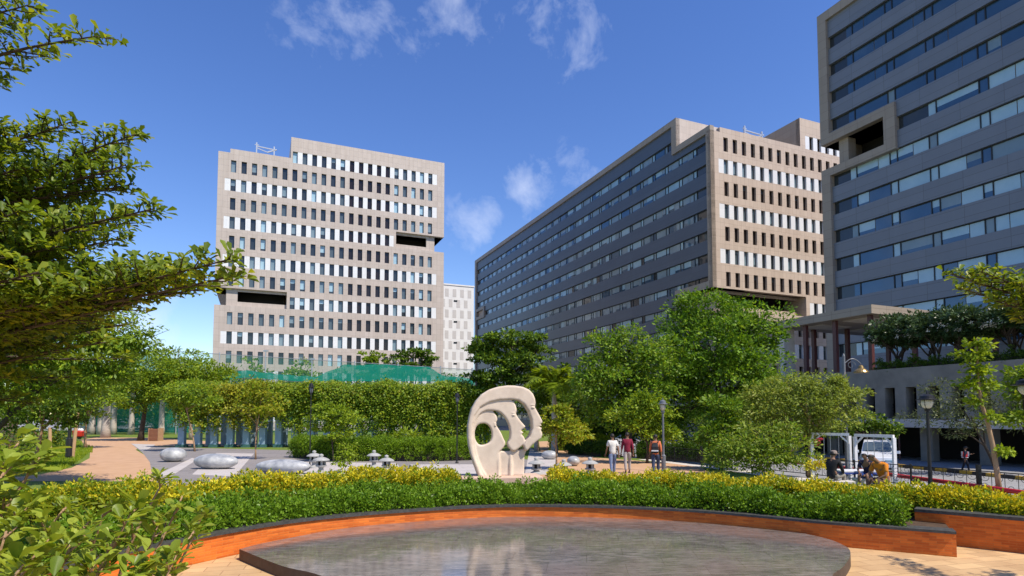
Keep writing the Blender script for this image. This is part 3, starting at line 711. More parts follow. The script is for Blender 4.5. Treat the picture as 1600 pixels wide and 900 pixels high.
def wall_run(name, m, parent, c, d0, d1, z0, z1, s):
    a = offset(c, d0); e = offset(c, d1); b = MB(); n = len(a)
    for i in range(n - 1):
        u0, u1 = s[i], s[i + 1]
        b.quad((*a[i], z0), (*a[i + 1], z0), (*a[i + 1], z1), (*a[i], z1), 0, [(u0, z0), (u1, z0), (u1, z1), (u0, z1)])
        b.quad((*e[i + 1], z0), (*e[i], z0), (*e[i], z1), (*e[i + 1], z1), 0, [(u1, z0), (u0, z0), (u0, z1), (u1, z1)])
        b.quad((*a[i], z1), (*a[i + 1], z1), (*e[i + 1], z1), (*e[i], z1), 0, [(u0, 0), (u1, 0), (u1, .3), (u0, .3)])
    w = abs(d1 - d0)
    for i in (0, n - 1): b.quad((*a[i], z0), (*e[i], z0), (*e[i], z1), (*a[i], z1), 0, [(0, z0), (w, z0), (w, z1), (0, z1)])
    return b.build(name, m, parent)
PW = thing('planter_wall', 'long curved orange brick planter wall with dark coping around the round stone platform', 'planter wall', (0, 14.4, 0))
wall_run('brickwork', 'brick', PW, CC, 0.02, 0.32, 0, .425, CS); wall_run('coping', 'coping', PW, CC, -0.02, 0.36, .427, .475, CS)
wb0, wb1 = np.array([8.35, 12.55]), np.array([17.0, 5.2])
C2 = np.array([wb0 + (wb1 - wb0) * t for t in np.linspace(0, 1, 20)]); S2 = np.linspace(0, np.linalg.norm(wb1 - wb0), 20)
PW2 = thing('planter_wall', 'taller straight orange brick planter wall at the right behind the end of the curved wall', 'planter wall', (9, 11.8, 0))
wall_run('brickwork', 'brick', PW2, C2, 0.02, 0.32, 0, .615, S2); wall_run('coping', 'coping', PW2, C2, -0.02, 0.36, .617, .68, S2)
# planter soil behind the walls
bk = offset(CC, 3.6); fr = offset(CC, 0.30)
b = MB()
for i in range(len(CC) - 1): b.quad((*fr[i], .40), (*fr[i + 1], .40), (*bk[i + 1], .5), (*bk[i], .5)); b.quad((*bk[i], .5), (*bk[i + 1], .5), (*bk[i + 1], 0), (*bk[i], 0))
f2 = offset(C2, .3); b2 = offset(C2, 3.2)
for i in range(len(C2) - 1): b.quad((*f2[i], .58), (*f2[i + 1], .58), (*b2[i + 1], .55), (*b2[i], .55)); b.quad((*b2[i], .55), (*b2[i + 1], .55), (*b2[i + 1], 0), (*b2[i], 0))
tag(b.build('planting_bed', 'soil'), kind='structure')
# round dark granite platform
def discmat():
    m = brickmat('polished_granite_slabs', (0.178, 0.168, 0.162), (0.148, 0.139, 0.134), (0.07, 0.06, 0.055), 1.25, 0.62, 0.004, 0.5, 0.10, 'XY', 1.5, 0.6, 0.06, spec=0.7, dirt=(0.62, 0.6, 0.56), rot=0.12)
    nt = NT(m.node_tree); p = m.node_tree.nodes['Principled BSDF']; tc = nt.new('ShaderNodeTexCoord')
    mp = nt.new('ShaderNodeMapping'); mp.inputs['Scale'].default_value = (1.2, 5.5, 1); nt.lk(tc.outputs['Object'], mp.inputs[0])
    src = p.inputs['Base Color'].links[0].from_socket
    f = nt.ramp(nt.noise(mp.outputs[0], 3.2, 9, 0.72), [(0.38, (0.55, 0.53, 0.50)), (0.62, (1.45, 1.36, 1.30))])
    c2 = nt.mix(1.0, src, f, 'MULTIPLY')
    g = nt.ramp(nt.noise(tc.outputs['Object'], 0.55, 5, 0.6), [(0.45, (0, 0, 0)), (0.7, (1, 1, 1))])
    nt.lk(nt.mix(nt.math('MULTIPLY', g, 0.3), c2, (0.30, 0.20, 0.175)), p.inputs['Base Color'])
    nt.lk(nt.math('MULTIPLY_ADD', nt.noise(tc.outputs['Object'], 2.0, 5, 0.6), 0.16, 0.02), p.inputs['Roughness'])
    return m
M['disc'] = discmat()
M['discside'] = mat('dark_granite_edge', (0.05, 0.035, 0.028), (0.08, 0.06, 0.05), 8, 0.6)
dpx = [(374, 858), (400, 851), (450, 841), (520, 828), (600, 818.5), (700, 810.5), (780, 807), (860, 806), (950, 807), (1050, 811), (1150, 819), (1230, 829), (1290, 841), (1322, 854), (1329, 864), (1326, 874), (1316, 887), (1300, 900)]
DP = [tuple(G(px, py, .2)[:2]) for px, py in dpx] + [(4.25, 8.1), (3.3, 7.3), (2.0, 6.8), (.6, 6.75), (-.8, 7.2), (-1.9, 7.95)] + [tuple(G(px, py, .2)[:2]) for px, py in ((500, 899), (440, 884))]
PT = thing('stone_platform', 'low round platform of polished dark granite in front of the brick planter wall', 'platform', (0.6, 10, 0))
dd, _ = smooth_curve(DP + [DP[0]], 150)
b = MB(); b.prism([tuple(p) for p in dd[:-1]], .007, .2); 
for i in range(1, len(b.m)): b.m[i] = 1
b.m[1] = 0
b.build('slab', ['disc', 'discside'], PT)
# ------------------------------------------------------------------ hedges
def hedge(name, label, c, width, z0, z1, leaf, n, mats, group=None, gold=None, core='barkd', lump=0.07, cat='hedge', wob=1.0, shoots=0):
    t = thing(name, label, cat, (float(c[len(c) // 2][0]), float(c[len(c) // 2][1]), z0), 0, group)
    tg = np.gradient(c, axis=0); tg /= np.linalg.norm(tg, axis=1, keepdims=True); nm = np.stack([-tg[:, 1], tg[:, 0]], 1)
    s = np.concatenate([[0], np.cumsum(np.linalg.norm(np.diff(c, axis=0), axis=1))]); Ln = s[-1]
    k = 22; nc = n // k
    u = rng.random(nc) * Ln; th = rng.random(nc) * math.pi
    # rounded box profile
    ca, sa = np.cos(th), np.sin(th); e = 0.5
    a = np.sign(ca) * np.abs(ca) ** e * width / 2; zz = np.abs(sa) ** e
    hump = lump * (np.sin(u * 2.1 + 1) * .5 + np.sin(u * 4.7 + a * 3) * .5 + 0.7 * rng.normal(size=nc))
    dep = 1 - 0.25 * rng.random(nc) ** 2
    a = a * dep * (1 + .06 * rng.normal(size=nc)); z = z0 + (z1 - z0 + hump) * (zz * dep)
    idx = np.interp(u, s, np.arange(len(c))); i0 = np.clip(idx.astype(int), 0, len(c) - 2); f = (idx - i0)[:, None]
    base = c[i0] * (1 - f) + c[i0 + 1] * f; nn = nm[i0] * (1 - f) + nm[i0 + 1] * f
    cc = np.concatenate([base + nn * a[:, None], z[:, None]], 1)
    outw = np.concatenate([nn * (a / (width / 2))[:, None], (zz * 1.1)[:, None]], 1)
    ci = np.repeat(np.arange(nc), k); N = len(ci)
    ow = nrm(outw)[ci]; u_ = rand_dirs(N); u_ = nrm(u_ + ow * .55)
    pos = cc[ci] + u_ * leaf * (0.5 + 1.1 * rng.random((N, 1)))
    d = u_ * .9 + rand_dirs(N) * 0.55 + np.array([0, 0, .25])
    L = leaf * (.6 + .8 * rng.random(N))
    V, pat = leaf_verts(pos, d, nrm(u_ * .7 + ow * .5 + rand_dirs(N) * .55), L, L * .52)
    mi = None
    if gold is not None:
        top = (cc[ci][:, 2] - z0) / (z1 - z0)
        gg = gold(u)[ci]
        mi = np.where(rng.random(N) < np.clip((top - .45) * 2.0, 0.04, 1) * gg, 0, np.where(rng.random(N) < .6, 1, 2))
    build_leaves('foliage', mats, t, V, pat, mi)
    b = MB(); w = width * .34; h = z0 + (z1 - z0) * .74
    for i in range(len(c) - 1):
        p, q = c[i], c[i + 1]; n0, n1 = nm[i] * w, nm[i + 1] * w
        b.quad((*(p - n0), z0 - .1), (*(q - n1), z0 - .1), (*(q - n1), h), (*(p - n0), h)); b.quad((*(p + n0), z0 - .1), (*(q + n1), z0 - .1), (*(q + n1), h), (*(p + n0), h))
        b.quad((*(p - n0), h), (*(q - n1), h), (*(q + n1), h), (*(p + n0), h))
    b.build('stems', core, t)
    return t
hedge('hedge', 'bright green leafy hedge right behind the dark coping of the curved wall', offset(CC, .80)[8:116], 1.1, .42, .77, .064, 150000, ['L_hedge'], lump=.13)
yc = offset(CC, 2.15)
ycl = np.concatenate([np.array([[-13.5, 5.5], [-12.2, 8.0], [-10.9, 10.3], [-9.2, 12.3]]), np.array([p_ for i_, p_ in enumerate(yc) if i_ >= 38 and p_[0] < -1.15][::2])]); ycl, _ = smooth_curve([tuple(p) for p in ycl], 60)
hedge('hedge', 'yellow tipped hedge to the left of the face sculpture, behind the bright green hedge', ycl, 1.05, .42, 1.09, .068, 110000, ['L_gold', 'L_goldg', 'L_clip'], 'yellow tipped hedges', gold=lambda u: np.clip((u - 6.5) / 5.5, .12, .85) * (.72 + .28 * np.sin(u * 1.7) * np.sin(u * 4.1)), lump=.1)
ycr = np.concatenate([yc[76:112:2], np.array([[8.9, 13.4], [10.6, 11.7], [12.8, 9.8], [15.6, 7.4]])]); ycr, _ = smooth_curve([tuple(p) for p in ycr], 60)
hedge('hedge', 'yellow tipped hedge running from the face sculpture to the right edge of the photo', ycr, 1.05, .42, .93, .068, 110000, ['L_gold', 'L_goldg', 'L_clip'], 'yellow tipped hedges', gold=lambda u: .62 + .3 * np.sin(u * 1.3) * np.sin(u * 3.7 + 1), lump=.1)
# clipped hedge with rounded humps in front of the pergola
hp = [G(px, py) for px, py in ((464, 715), (520, 720), (600, 721), (680, 721), (738, 719))]
hc, _ = smooth_curve([(p.x, p.y) for p in hp], 40)
hedge('hedge', 'long clipped green hedge with a wavy top in front of the vine covered pergola', hc + np.array([0, .8]), 1.7, 0, 1.22, .075, 110000, ['L_clip'], lump=0.10)
hp = [G(px, py) for px, py in ((897, 710), (930, 713), (960, 714))]
hc, _ = smooth_curve([(p.x, p.y) for p in hp], 14)
hedge('hedge', 'low dark clipped hedge under the small trees right of the sculpture', hc + np.array([0, .6]), 1.3, 0, .75, .09, 14000, ['L_dark'])
hp = [G(px, py) for px, py in ((1000, 716), (1060, 718), (1125, 722))]
hc, _ = smooth_curve([(p.x, p.y) for p in hp], 14)
hedge('hedge', 'dark clipped hedge beside the man in the orange shirt', hc + np.array([0, .6]), 1.0, 0, .85, .09, 14000, ['L_dark'])
hp = [P(860, 686, 46), P(960, 686, 44)]
hedge('hedge', 'sunlit lime hedge far behind the low dark clipped hedge', np.array([[hp[0].x, 46.0], [hp[0].x * .5 + hp[1].x * .5, 45.5], [hp[1].x, 44.5]]), 1.6, 0, 1.15, .1, 12000, ['L_lime'])
# ------------------------------------------------------------------ sculpture of three nested faces
def crv(outline, holes, ext, bev):
    cu = bpy.data.curves.new('c', 'CURVE'); cu.dimensions = '2D'; cu.fill_mode = 'BOTH'; cu.extrude = max(ext - bev, .01); cu.bevel_depth = bev; cu.bevel_resolution = 2; cu.offset = -bev
    for pts in [outline] + holes:
        sp = cu.splines.new('POLY'); sp.points.add(len(pts) - 1)
        for i, p in enumerate(pts): sp.points[i].co = (*p, 0, 1)
        sp.use_cyclic_u = True
    o = bpy.data.objects.new('c', cu); COL.objects.link(o); dg = bpy.context.evaluated_depsgraph_get()
    me = bpy.data.meshes.new_from_object(o.evaluated_get(dg)); bpy.data.objects.remove(o); bpy.data.curves.remove(cu); return me
def loop_smooth(pts, per=4):
    p = np.array(pts, float); n = len(p); out = []
    for i in range(n):
        p0, p1, p2, p3 = p[i - 1], p[i], p[(i + 1) % n], p[(i + 2) % n]
        for t in np.linspace(0, 1, per, endpoint=False):
            out.append(tuple(0.5 * (2 * p1 + (p2 - p0) * t + (2 * p0 - 5 * p1 + 4 * p2 - p3) * t * t + (-p0 + 3 * p1 - 3 * p2 + p3) * t ** 3)))
    return out
def sculpture():
    kx, kz = .00408, .00392
    cv = lambda pts: [((x - 400) * kx, (830 - y) * kz) for x, y in pts]
    hole1 = cv(loop_smooth([(445, 294), (500, 301), (540, 330), (570, 380), (590, 440), (594, 500), (577, 552), (549, 583), (538, 560), (522, 541), (535, 528), (519, 514), (547, 488), (528, 462), (503, 430), (484, 397), (488, 370), (480, 335), (467, 309)]))
    hole2 = cv(loop_smooth([(318, 375), (365, 380), (405, 415), (432, 465), (445, 520), (443, 570), (428, 603), (412, 602), (398, 567), (381, 527), (358, 490), (346, 464), (357, 440), (352, 412), (338, 390)]))
    hole3 = cv(loop_smooth([(215, 490), (240, 467), (275, 464), (305, 485), (320, 520), (321, 562), (305, 595), (270, 613), (235, 611), (212, 580), (204, 535)]))
    face1 = [(560, 655), (592, 618), (622, 592), (652, 572), (664, 546), (660, 526), (653, 512), (660, 496), (640, 487), (660, 479), (650, 470), (664, 459), (662, 443), (648, 415), (630, 382), (612, 348), (617, 318), (613, 288), (600, 255), (573, 225), (530, 205), (470, 196), (420, 196), (360, 205), (300, 225), (250, 258), (210, 305), (180, 360), (165, 420), (155, 480), (155, 560), (162, 620), (175, 680), (200, 750), (232, 832)]
    outer = cv(face1 + [(262, 832), (228, 750), (205, 690), (192, 610), (188, 540), (190, 470), (202, 410), (240, 350), (300, 315), (370, 298), (445, 294), (500, 301), (540, 330), (570, 380), (590, 440), (594, 500), (577, 552), (549, 585), (532, 614), (545, 652)])
    mid = cv(loop_smooth([(235, 832), (205, 760), (186, 690), (176, 610), (176, 520), (185, 440), (210, 375), (260, 325), (330, 300), (400, 292), (440, 296), (468, 311), (482, 336), (489, 371), (485, 397), (504, 430), (529, 462), (548, 488), (520, 513), (536, 528), (523, 541), (539, 560), (545, 598), (512, 632), (470, 658), (440, 640), (425, 606), (442, 572), (445, 520), (432, 465), (405, 415), (365, 381), (320, 373), (280, 374), (240, 398), (212, 445), (204, 520), (210, 620), (226, 700), (255, 775), (286, 832)], 3))
    inner = cv(loop_smooth([(240, 832), (215, 760), (200, 690), (192, 610), (190, 520), (205, 440), (240, 395), (285, 374), (320, 374), (340, 392), (354, 414), (358, 440), (347, 464), (359, 490), (382, 527), (399, 567), (413, 603), (395, 640), (370, 665), (366, 700), (366, 832)], 3))
    base = cv([(225, 832), (192, 740), (175, 660), (170, 600), (200, 640), (300, 655), (420, 660), (500, 650), (565, 640), (545, 690), (541, 832)])
    bm_parts = [crv(outer, [], .235, .045), crv(mid, [], .18, .045), crv(inner, [hole3], .13, .04), crv(base, [], .09, .035)]
    V, Fc = [], []
    for me in bm_parts:
        o = len(V); V += [(v.co.x, -v.co.z, v.co.y) for v in me.vertices]; Fc += [tuple(o + i for i in p.vertices) for p in me.polygons]; bpy.data.meshes.remove(me)
    ex = MB()
    for xx, y0, rr in ((366, 650, .05), (449, 668, .05)):
        (x, z) = cv([(xx, y0)])[0]; ex.tube([(x, -.08, z), (x, -.09, z * .5), (x, -.095, -.01)], [rr * .6, rr * 1.2, rr * 1.2], 8)
    for (xx, yy, yd, q) in ((597, 352, .225, 1), (466, 405, .17, .85), (344, 478, .12, .7)):   # closed eyelids
        (x, z) = cv([(xx, yy)])[0]
        for sgn in (-1,): ex.ell((x, sgn * yd, z), (.055 * q, .045, .028 * q), 10, 6); ex.ell((x - .01, sgn * yd, z + .075 * q), (.075 * q, .03, .018), 10, 6)
    o = len(V); V += ex.v; Fc += [tuple(o + i for i in f) for f in ex.f]
    me = bpy.data.meshes.new('sculpture'); me.from_pydata(V, [], Fc); me.update()
    ob = bpy.data.objects.new('tmp', me); COL.objects.link(ob)
    md = ob.modifiers.new('r', 'REMESH'); md.mode = 'VOXEL'; md.voxel_size = .017
    m2 = ob.modifiers.new('s', 'SMOOTH'); m2.factor = .5; m2.iterations = 2
    dg = bpy.context.evaluated_depsgraph_get(); out = bpy.data.meshes.new_from_object(ob.evaluated_get(dg)); bpy.data.objects.remove(ob)
    out.polygons.foreach_set('use_smooth', [True] * len(out.polygons))
    return out
bs = P(785, 745, 16.7)
ST = thing('face_sculpture', 'pale sandstone sculpture of three nested profile faces standing among the hedges', 'sculpture', (bs.x, bs.y, 0.0), R(7))
LOC[ST.name] = Vector((0, 0, 0))
sm = sculpture(); sm.materials.append(M['sculpt']); o = link('faces', sm, ST); o.location = (.02, 0, bs.z + .04)
b = MB(); b.box(-1.15, 1.05, -.55, .55, .3, bs.z + .045); beveled(b.build('plinth', 'plinth', ST, world=False), .03)
# ------------------------------------------------------------------ pebble seats, stone lanterns
M['pebble'] = mat('mottled_marble', (0.20, 0.215, 0.24), (0.54, 0.545, 0.54), 2.0, 0.35, 0.05, 8, spec=0.5, detail=8)
def pebble(px, pyb, wpx, hpx, label, rot=0.0, deep=.55, seed=0):
    c = G(px, pyb); D = c.y; w = wpx * mpp(D) * .46; h = hpx * mpp(D) * .92
    t = tag(bpy.data.objects.new('pebble_seat', None), None)
    b = MB(); b.ell((0, 0, h * .5), (w, max(w * deep, h * .75), h * .54), 28, 16)
    vs = []
    for v in b.v:
        v = Vector(v); f = 1 + .07 * math.sin(v.x * 2.2 + seed) + .05 * math.sin(v.y * 3 + v.x + seed * 2) + .03 * math.sin(v.z * 9 + seed)
        sx = abs(v.x) / w
        vs.append((v.x * (1.0 - .05 * (sx ** 4)), v.y * f, max(.0, .02 + v.z * (.95 + .1 * (f - 1)))))
    b.v = vs; bpy.data.objects.remove(t)
    o = b.build('pebble_seat', 'pebble', None, smooth=True); o.location = (c.x, c.y + h * .6, .0); o.rotation_euler = (0, 0, rot)
    md = o.modifiers.new('sub', 'SUBSURF'); md.levels = 1; md.render_levels = 1
    tag(o, label, 'seat', 'giant pebble seats')
    return o
pebble(263, 722.5, 44, 24, 'smallest of the three marble pebble seats left of the sculpture, next to the tan path', .35, .6, 1)
pebble(330, 734, 84, 26, 'elongated marble pebble seat on the paving beside the small one by the path', -.12, .4, 2)
pebble(437, 742, 102, 25, 'longest marble pebble seat, its base hidden behind the yellow hedge', -.05, .38, 3)
pebble(859, 718.5, 30, 15, 'pointed marble pebble seat lying on the tan path right of the sculpture', -.25, .5, 4)
pebble(897, 729, 23, 17, 'round marble pebble seat behind the stone lanterns right of the sculpture', .2, .8, 5)
def lantern(px, ptop, wpx, label):
    w = .74; D = w * 941 / wpx; D = max(21.5, min(D, 30)); k = mpp(D); top = P(px, ptop, D); s = wpx * k / w; hgt = top.z
    t = thing('stone_lantern', label, 'garden lantern', (top.x, top.y, 0), 0, 'stone garden lanterns')
    r = wpx * k / 2; b = MB()
    b.lathe([(r * 1.0, hgt - .30), (r * 1.0, hgt - .275), (r * .8, hgt - .22), (r * .5, hgt - .17), (r * .26, hgt - .145)], 20); b.build('cap', 'stone', t, smooth=False, world=False)
    b = MB(); b.lathe([(r * .3, hgt - .15), (r * .2, hgt - .12), (r * .3, hgt - .075), (r * .22, hgt - .03), (.006, hgt)], 14); b.build('finial', 'stone', t, smooth=True, world=False)
    b = MB()
    for a in range(4):
        x, y = r * .42 * math.cos(a * math.pi / 2 + .5), r * .42 * math.sin(a * math.pi / 2 + .5); b.box(x - .045, x + .045, y - .045, y + .045, hgt - .5, hgt - .295)
    b.lathe([(r * .62, hgt - .56), (r * .66, hgt - .5)], 16); b.lathe([(r * .3, hgt - .5), (r * .3, hgt - .3)], 10, 1); b.build('light_box', ['stone', 'dark'], t, world=False)
    b = MB(); b.lathe([(r * .75, 0), (r * .7, .1), (r * .32, .16), (r * .28, hgt - .62), (r * .5, hgt - .56)], 16); b.build('pedestal', 'stone', t, world=False)
for a in ((491, 703.5, 23, 'back stone lantern of the left pair, its cap partly hidden by its neighbour'), (502, 709, 26, 'front stone lantern of the left pair, showing its light box'),
          (584.5, 703, 22, 'back stone lantern of the pair closer to the sculpture on its left side'), (604, 710.5, 24, 'front stone lantern of the pair closer to the sculpture on its left side'),
          (838, 714, 26, 'stone lantern nearest the sculpture on its right side'), (881, 717, 25, 'middle stone lantern of the three right of the sculpture'), (922, 714, 26, 'stone lantern farthest right, next to the man in the white shirt')): lantern(*a)
# ------------------------------------------------------------------ pergola and vines
M['pcol'] = mat('blue_grey_paint', (0.24, 0.34, 0.44), (0.28, 0.39, 0.49), 2, 0.5)
M['teal'] = mat('teal_base', (0.04, 0.12, 0.11), (0.06, 0.15, 0.13), 2, 0.6)
pa = G(284, 699); pb = P(760, 700, 50.5); pdv = (Vector((pb.x, pb.y, 0)) - Vector((pa.x, pa.y, 0))); plen = pdv.length; pdir = pdv.normalized(); pnor = Vector((-pdir.y, pdir.x, 0))
PG = thing('pergola', 'long pergola on blue grey columns carrying a thick curtain of vines', 'pergola', tuple(pa))
ncol = 20; cs = plen / (ncol - 1)
for i in range(ncol):
    p = pa + pdir * (cs * i)
    b = MB(); b.bar(p + Vector((0, 0, .25)), p + Vector((0, 0, 4.3)), .52, .40, up=(0, 1, 0)); col = b.build('column', 'pcol', PG)
    b = MB(); b.bar(p, p + Vector((0, 0, .25)), .75, .62, up=(0, 1, 0)); b.build('base', 'teal', col)
for i in range(ncol):
    p = pa + pdir * (cs * (i + .45)) + pnor * 3.4
    b = MB(); b.bar(p, p + Vector((0, 0, 4.3)), .42, .40, up=(0, 1, 0)); b.build('column', 'pcol', PG)
b = MB()
for s_ in (0, 3.4): b.bar(pa + pnor * s_ + Vector((0, 0, 4.45)) - pdir, pa + pdir * plen + pnor * s_ + Vector((0, 0, 4.45)) + pdir, .35, .3)
for i in range(40):
    q = pa + pdir * (plen * i / 39) + Vector((0, 0, 4.68)); b.bar(q - pnor * .6, q + pnor * 4.0, .1, .16)
b.build('beams', 'pcol', PG)
def vines():
    n = 5200; u = rng.random(n); 
    top = 4.95 + .18 * np.sin(u * 31) + .12 * np.sin(u * 77 + 1)
    bot = 3.15 - 1.55 * np.clip((u - .42) * 2.2, 0, 1) + .5 * np.sin(u * 45) * .6 + .4 * np.sin(u * 123)
    kind = rng.random(n)
    z = np.where(kind < .72, bot + (top - bot) * rng.random(n) ** .8, top + .1 * rng.normal(size=n))
    off = np.where(kind < .72, -.55 + .28 * rng.normal(size=n), rng.uniform(-.6, 4.2, n))
    st = kind < .06; z = np.where(st, bot - rng.random(n) * 1.3, z)
    pa3, pd3, pn3 = np.array(pa), np.array(pdir), np.array(pnor)
    c = pa3 + pd3 * (u * (plen + 1.2) - .6)[:, None] + pn3 * off[:, None]; c[:, 2] = z
    k = 34; ci = np.repeat(np.arange(n), k); N = len(ci)
    pos = c[ci] + rng.normal(size=(N, 3)) * np.array([.2, .16, .2])
    d = -pn3 * .5 + rand_dirs(N) * .8 + np.array([0, 0, -.35]); nn = -pn3 * .8 + np.array([0, 0, .6]) + rand_dirs(N) * .6
    L = .17 * (.6 + .8 * rng.random(N))
    V, pat = leaf_verts(pos, d, nn, L, L * .75)
    ub = u[ci]; w = np.exp(-((ub - .2) / .1) ** 2) * .75 + .12
    mi = np.where(rng.random(N) < w, 1, np.where(rng.random(N) < .4, 2, 0))
    return V, pat, mi
V, pat, mi = vines(); build_leaves('vines', ['L_mid', 'L_yel', 'L_lime'], PG, V, pat, mi)
# ------------------------------------------------------------------ green safety net on tall poles
def netmat(name, c, alpha):
    m = bpy.data.materials.new(name); m.use_nodes = True; nt = NT(m.node_tree); p = m.node_tree.nodes['Principled BSDF']; out = [n for n in nt.n if n.type == 'OUTPUT_MATERIAL'][0]
    p.inputs['Base Color'].default_value = (*c, 1); S(p, ['Roughness'], .7)
    tr = nt.new('ShaderNodeBsdfTransparent'); tl = nt.new('ShaderNodeBsdfTranslucent'); tl.inputs[0].default_value = (*c, 1)
    m1 = nt.new('ShaderNodeMixShader'); m1.inputs[0].default_value = .4; nt.lk(p.outputs[0], m1.inputs[1]); nt.lk(tl.outputs[0], m1.inputs[2])
    m2 = nt.new('ShaderNodeMixShader'); m2.inputs[0].default_value = alpha; nt.lk(tr.outputs[0], m2.inputs[1]); nt.lk(m1.outputs[0], m2.inputs[2]); nt.lk(m2.outputs[0], out.inputs[0]); return m
M['net'] = netmat('green_net', (0.02, 0.40, 0.27), .24); M['netd'] = netmat('green_net_folded', (0.008, 0.42, 0.29), .82); M['netm'] = netmat('green_net_double', (0.01, 0.30, 0.2), .72)
na, nb_ = P(130, 540, 88), P(742, 578, 80)
NF = thing('net_fence', 'tall green safety net on thin steel poles behind the pergola', 'net fence', (na.x, na.y, 0))
def npnt(t, z): return Vector((na.x + (nb_.x - na.x) * t, na.y + (nb_.y - na.y) * t, z))
zt0, zt1 = na.z, nb_.z
for px in (150, 215, 290, 357, 430, 502, 567, 631, 693, 738):
    t = (px - 130) / 612.0; b = MB(); r = .09
    z = zt0 + (zt1 - zt0) * t + (.25 if px != 430 else 1.0)
    b.tube([npnt(t, 0), npnt(t, z)], r, 8)
    if px in (430, 502): b.box(npnt(t, z).x - .35, npnt(t, z).x + .35, npnt(t, z).y - .1, npnt(t, z).y + .1, z - .25, z - .05)
    b.build('pole', 'gal', NF)
b = MB(); n = 60
for i in range(n):
    a, c = i / n, (i + 1) / n
    b.quad(npnt(a, .1), npnt(c, .1), npnt(c, zt0 + (zt1 - zt0) * c), npnt(a, zt0 + (zt1 - zt0) * a))
b.build('net', 'net', NF)
b = MB()
def zpx(py, t): D = na.y + (nb_.y - na.y) * t; return H + (648.5 - py) * D / 941 * 1.0
fold = [(365, 583, 592), (400, 577, 588), (440, 581, 591), (480, 586, 594), (510, 586, 594), (540, 574, 594), (552, 568, 594), (600, 568, 594), (640, 569, 594), (676, 572, 594), (700, 586, 597), (742, 590, 600)]
for i in range(len(fold) - 1):
    (x0, a0, c0), (x1, a1, c1) = fold[i], fold[i + 1]
    for q in range(6):
        ta = (x0 + (x1 - x0) * q / 6 - 130) / 612; tb = (x0 + (x1 - x0) * (q + 1) / 6 - 130) / 612; f0_ = q / 6; f1_ = (q + 1) / 6
        o_ = -.15 - .12 * math.sin(i * 2 + q)
        A0 = npnt(ta, zpx(a0 + (a1 - a0) * f0_ + .8 * math.sin(x0 + q), ta)); A1 = npnt(tb, zpx(a0 + (a1 - a0) * f1_ + .8 * math.sin(x0 + q + 1), tb)); B0 = npnt(ta, zpx(c0 + (c1 - c0) * f0_, ta)); B1 = npnt(tb, zpx(c0 + (c1 - c0) * f1_, tb))
        for v in (A0, A1, B0, B1): v.y -= .2
        b.quad(B0, B1, A1, A0)
b.build('folded_net', 'netd', NF)
b = MB()
for q in ([(195, 552), (240, 548), (262, 560), (300, 566), (330, 560), (330, 574), (262, 580), (200, 568)],):
    b.add([npnt((x - 130) / 612, zpx(y, (x - 130) / 612)) + Vector((0, -.2, 0)) for x, y in q], [tuple(range(len(q)))])
b.build('folded_net', 'netm', NF)
b = MB()
for i in range(n):
    a, c = i / n * .32, (i + 1) / n * .32
    b.quad(npnt(a, .2) + Vector((0, .1, 0)), npnt(c, .2) + Vector((0, .1, 0)), npnt(c, 5.5) + Vector((0, .1, 0)), npnt(a, 5.5) + Vector((0, .1, 0)))
b.build('shade_cloth', 'netm', NF)
b = MB()
for z in (0, -3.2, -6.2):
    b.tube([npnt(0, zt0 + z), npnt(1, zt1 + z)], .045, 5)
b.build('rail', 'gal', NF)
# ------------------------------------------------------------------ lamps, railing, street things
M['globe'] = mat('cream_lamp_glass', (0.72, 0.66, 0.52), (0.66, 0.6, 0.46), 3, 0.35)
M['brass'] = mat('aged_brass', (0.36, 0.24, 0.09), (0.26, 0.18, 0.07), 6, 0.35, metal=0.6)
M['greypaint'] = mat('grey_paint', (0.12, 0.13, 0.15), (0.16, 0.17, 0.19), 4, 0.45)
def lamp(x, y, h, label, pole='black', thick=.055, r=.30, base_h=.0, z0=0.0, gm='globe'):
    t = thing('street_lamp', label, 'street lamp', (x, y, z0), 0, 'park lamp posts')
    b = MB(); b.lathe([(thick * 2.6, 0), (thick * 2.6, .06), (thick * 1.6, .12), (thick * (1.9 if base_h else 1.3), .2), (thick * (1.9 if base_h else 1.2), max(base_h, .3)), (thick, max(base_h, .3) + .05), (thick * .85, h - .62), (thick * 1.5, h - .6), (thick * 1.7, h - .52)], 12); b.build('pole', pole, t, smooth=False, world=False)
    b = MB(); b.lathe([(r * .22, h - .53), (r * .5, h - .46), (r * .66, h - .34), (r * .62, h - .24), (r * .5, h - .2)], 16); b.build('globe', gm, t, smooth=True, world=False)
    b = MB(); b.lathe([(r * 1.15, h - .215), (r * 1.15, h - .19), (r * .8, h - .17), (r * .72, h - .07), (r * .4, h - .02), (r * .1, h + .0), (.02, h + .1)], 20); b.build('cap', pole, t, world=False)
    b = MB()
    for a in range(4):
        c, s_ = math.cos(a * math.pi / 2 + .6), math.sin(a * math.pi / 2 + .6)
        b.tube([(c * r * .3, s_ * r * .3, h - .52), (c * r * .74, s_ * r * .74, h - .36), (c * r * .7, s_ * r * .7, h - .2)], .012, 5)
    b.build('cage', pole, t, world=False)
    return t
def lamp_px(px, pb, pt, label, **kw):
    g = G(px, pb); tp = P(px, pt, g.y); return lamp(g.x, g.y, tp.z - .08, label, **kw)
lamp_px(1454, 766, 612, 'black lantern lamp post between the white swing frame and the young leaning tree', thick=.06)
lamp_px(1037, 737, 622, 'thin grey lamp post right beside the man with the backpack', pole='greypaint', r=.2, base_h=.75)
lamp_px(484, 731, 596, 'thin dark lamp post standing before the vine curtain of the pergola', pole='black', r=.14, thick=.028, gm='greypaint')
lamp_px(714, 724, 612, 'slim lamp post at the pergola end nearest the sculpture', pole='black', r=.15, thick=.035, gm='greypaint')
